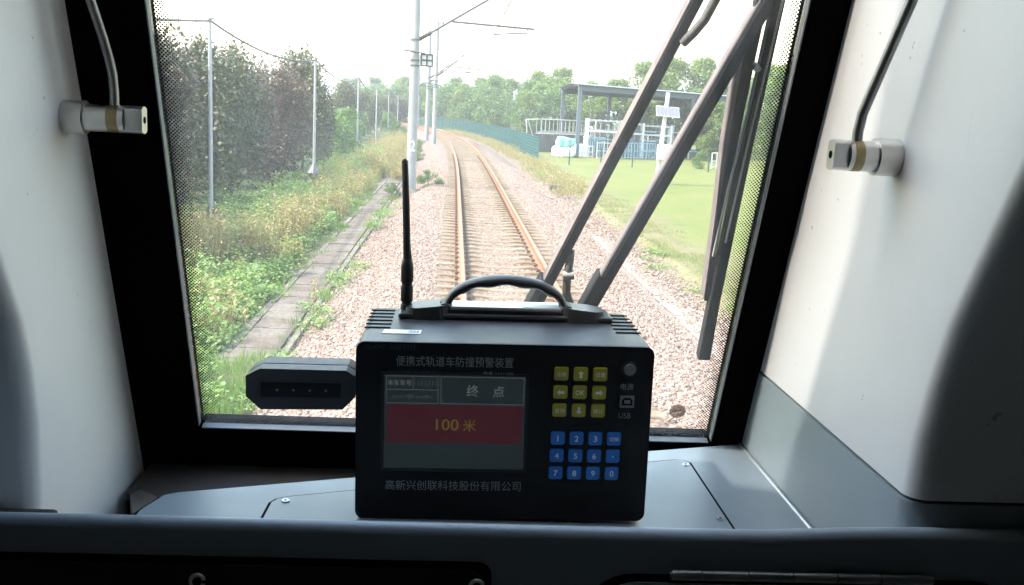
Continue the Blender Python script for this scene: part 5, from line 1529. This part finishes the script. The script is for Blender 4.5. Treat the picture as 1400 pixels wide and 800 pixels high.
# verge grass at right below the fence
pts, hs = [], []
for i in range(520):
    y = 38 + 90 * random.random() ** 1.1; u = random.uniform(3.3, 4.7)
    pts.append((tx(u, y), y, gz_(u) - 0.02)); hs.append(random.uniform(0.15, 0.55))
blades('verge_grass', 'half dry verge grass between the right ballast and the teal fence', pts, hs, M['dry'], 0.008, 22, 0.25, tuftness=0.3)
pts, hs = [], []
for i in range(1300):
    y = 14 + 50 * random.random() ** 1.3; u = 4.3 + abs(random.gauss(0, 1)) * 0.6 + max(0, (20 - y) * 0.03)
    if u < 5 and nz_(u * 1.1, y * 0.6) < 0: continue
    pts.append((tx(u, y), y, -0.47)); hs.append(random.uniform(0.03, 0.09))
blades('meadow_tufts', 'short grass tufts at the ragged edge of the meadow', pts, hs, M['grass'], 0.006, 20, 0.16)
pts, hs = [], []
for i in range(420):
    y = 8.0 + 4.6 * random.random(); u = -3.25 - abs(random.gauss(0, 0.8)) + 0.35 * nz_(1.0, y, 0.6)
    if nz_(u * 0.9, y * 0.7) < -0.22: continue
    pts.append((tx(u, y), y, gz_(u) - 0.02)); hs.append(random.uniform(0.10, 0.30))
for i in range(260):
    y = 13 + 26 * random.random(); u = random.choice((-3.96, -3.16)) + random.gauss(0, 0.07)
    if nz_(u, y * 0.9) < 0.02: continue
    pts.append((tx(u, y), y, -0.66)); hs.append(random.uniform(0.08, 0.24))
blades('path_grass', 'bright green grass at the near end and edges of the slab path', pts, hs, M['weed'], 0.005, 30, 0.10)
# one tall weed stalk standing by the path
m = MB(); m.tube([(-2.02, 14.6, -0.6), (-2.03, 14.62, -0.2), (-2.02, 14.6, 0.12)], [0.008, 0.007, 0.003], 5)
sw = thing('tall_weed', (-2.02, 14.6, -0.6), 'single tall yellowing weed stalk between the slab path and the ballast', 'weed')
m.build('stem', M['dry'], sw)
c_ = np.stack([rng.normal(0, 0.025, 70), rng.normal(0, 0.025, 70), rng.uniform(0.1, 0.72, 70)], 1)
link('leaf', quad_mesh('leaf', leaves(c_, np.full(70, 0.06), 0.3, 0.4)), M['dry'], sw)

# air: thin summer haze round the whole scene
hz = MB(); hz.box((0, 0, 24), (6500, 6500, 54))
ho = hz.build('haze', [], None); tag(ho, kind='stuff', label='thin pale summer haze over the line', cat='haze')
hm_ = bpy.data.materials.new('haze'); hm_.use_nodes = True
hn = hm_.node_tree; hn.nodes.remove(hn.nodes['Principled BSDF'])
pv = hn.nodes.new('ShaderNodeVolumePrincipled'); pv.inputs['Color'].default_value = (0.93, 0.95, 0.97, 1); pv.inputs['Density'].default_value = 0.0008; pv.inputs['Anisotropy'].default_value = 0.2
hn.links.new(pv.outputs[0], hn.nodes['Material Output'].inputs['Volume'])
ho.data.materials.append(hm_)
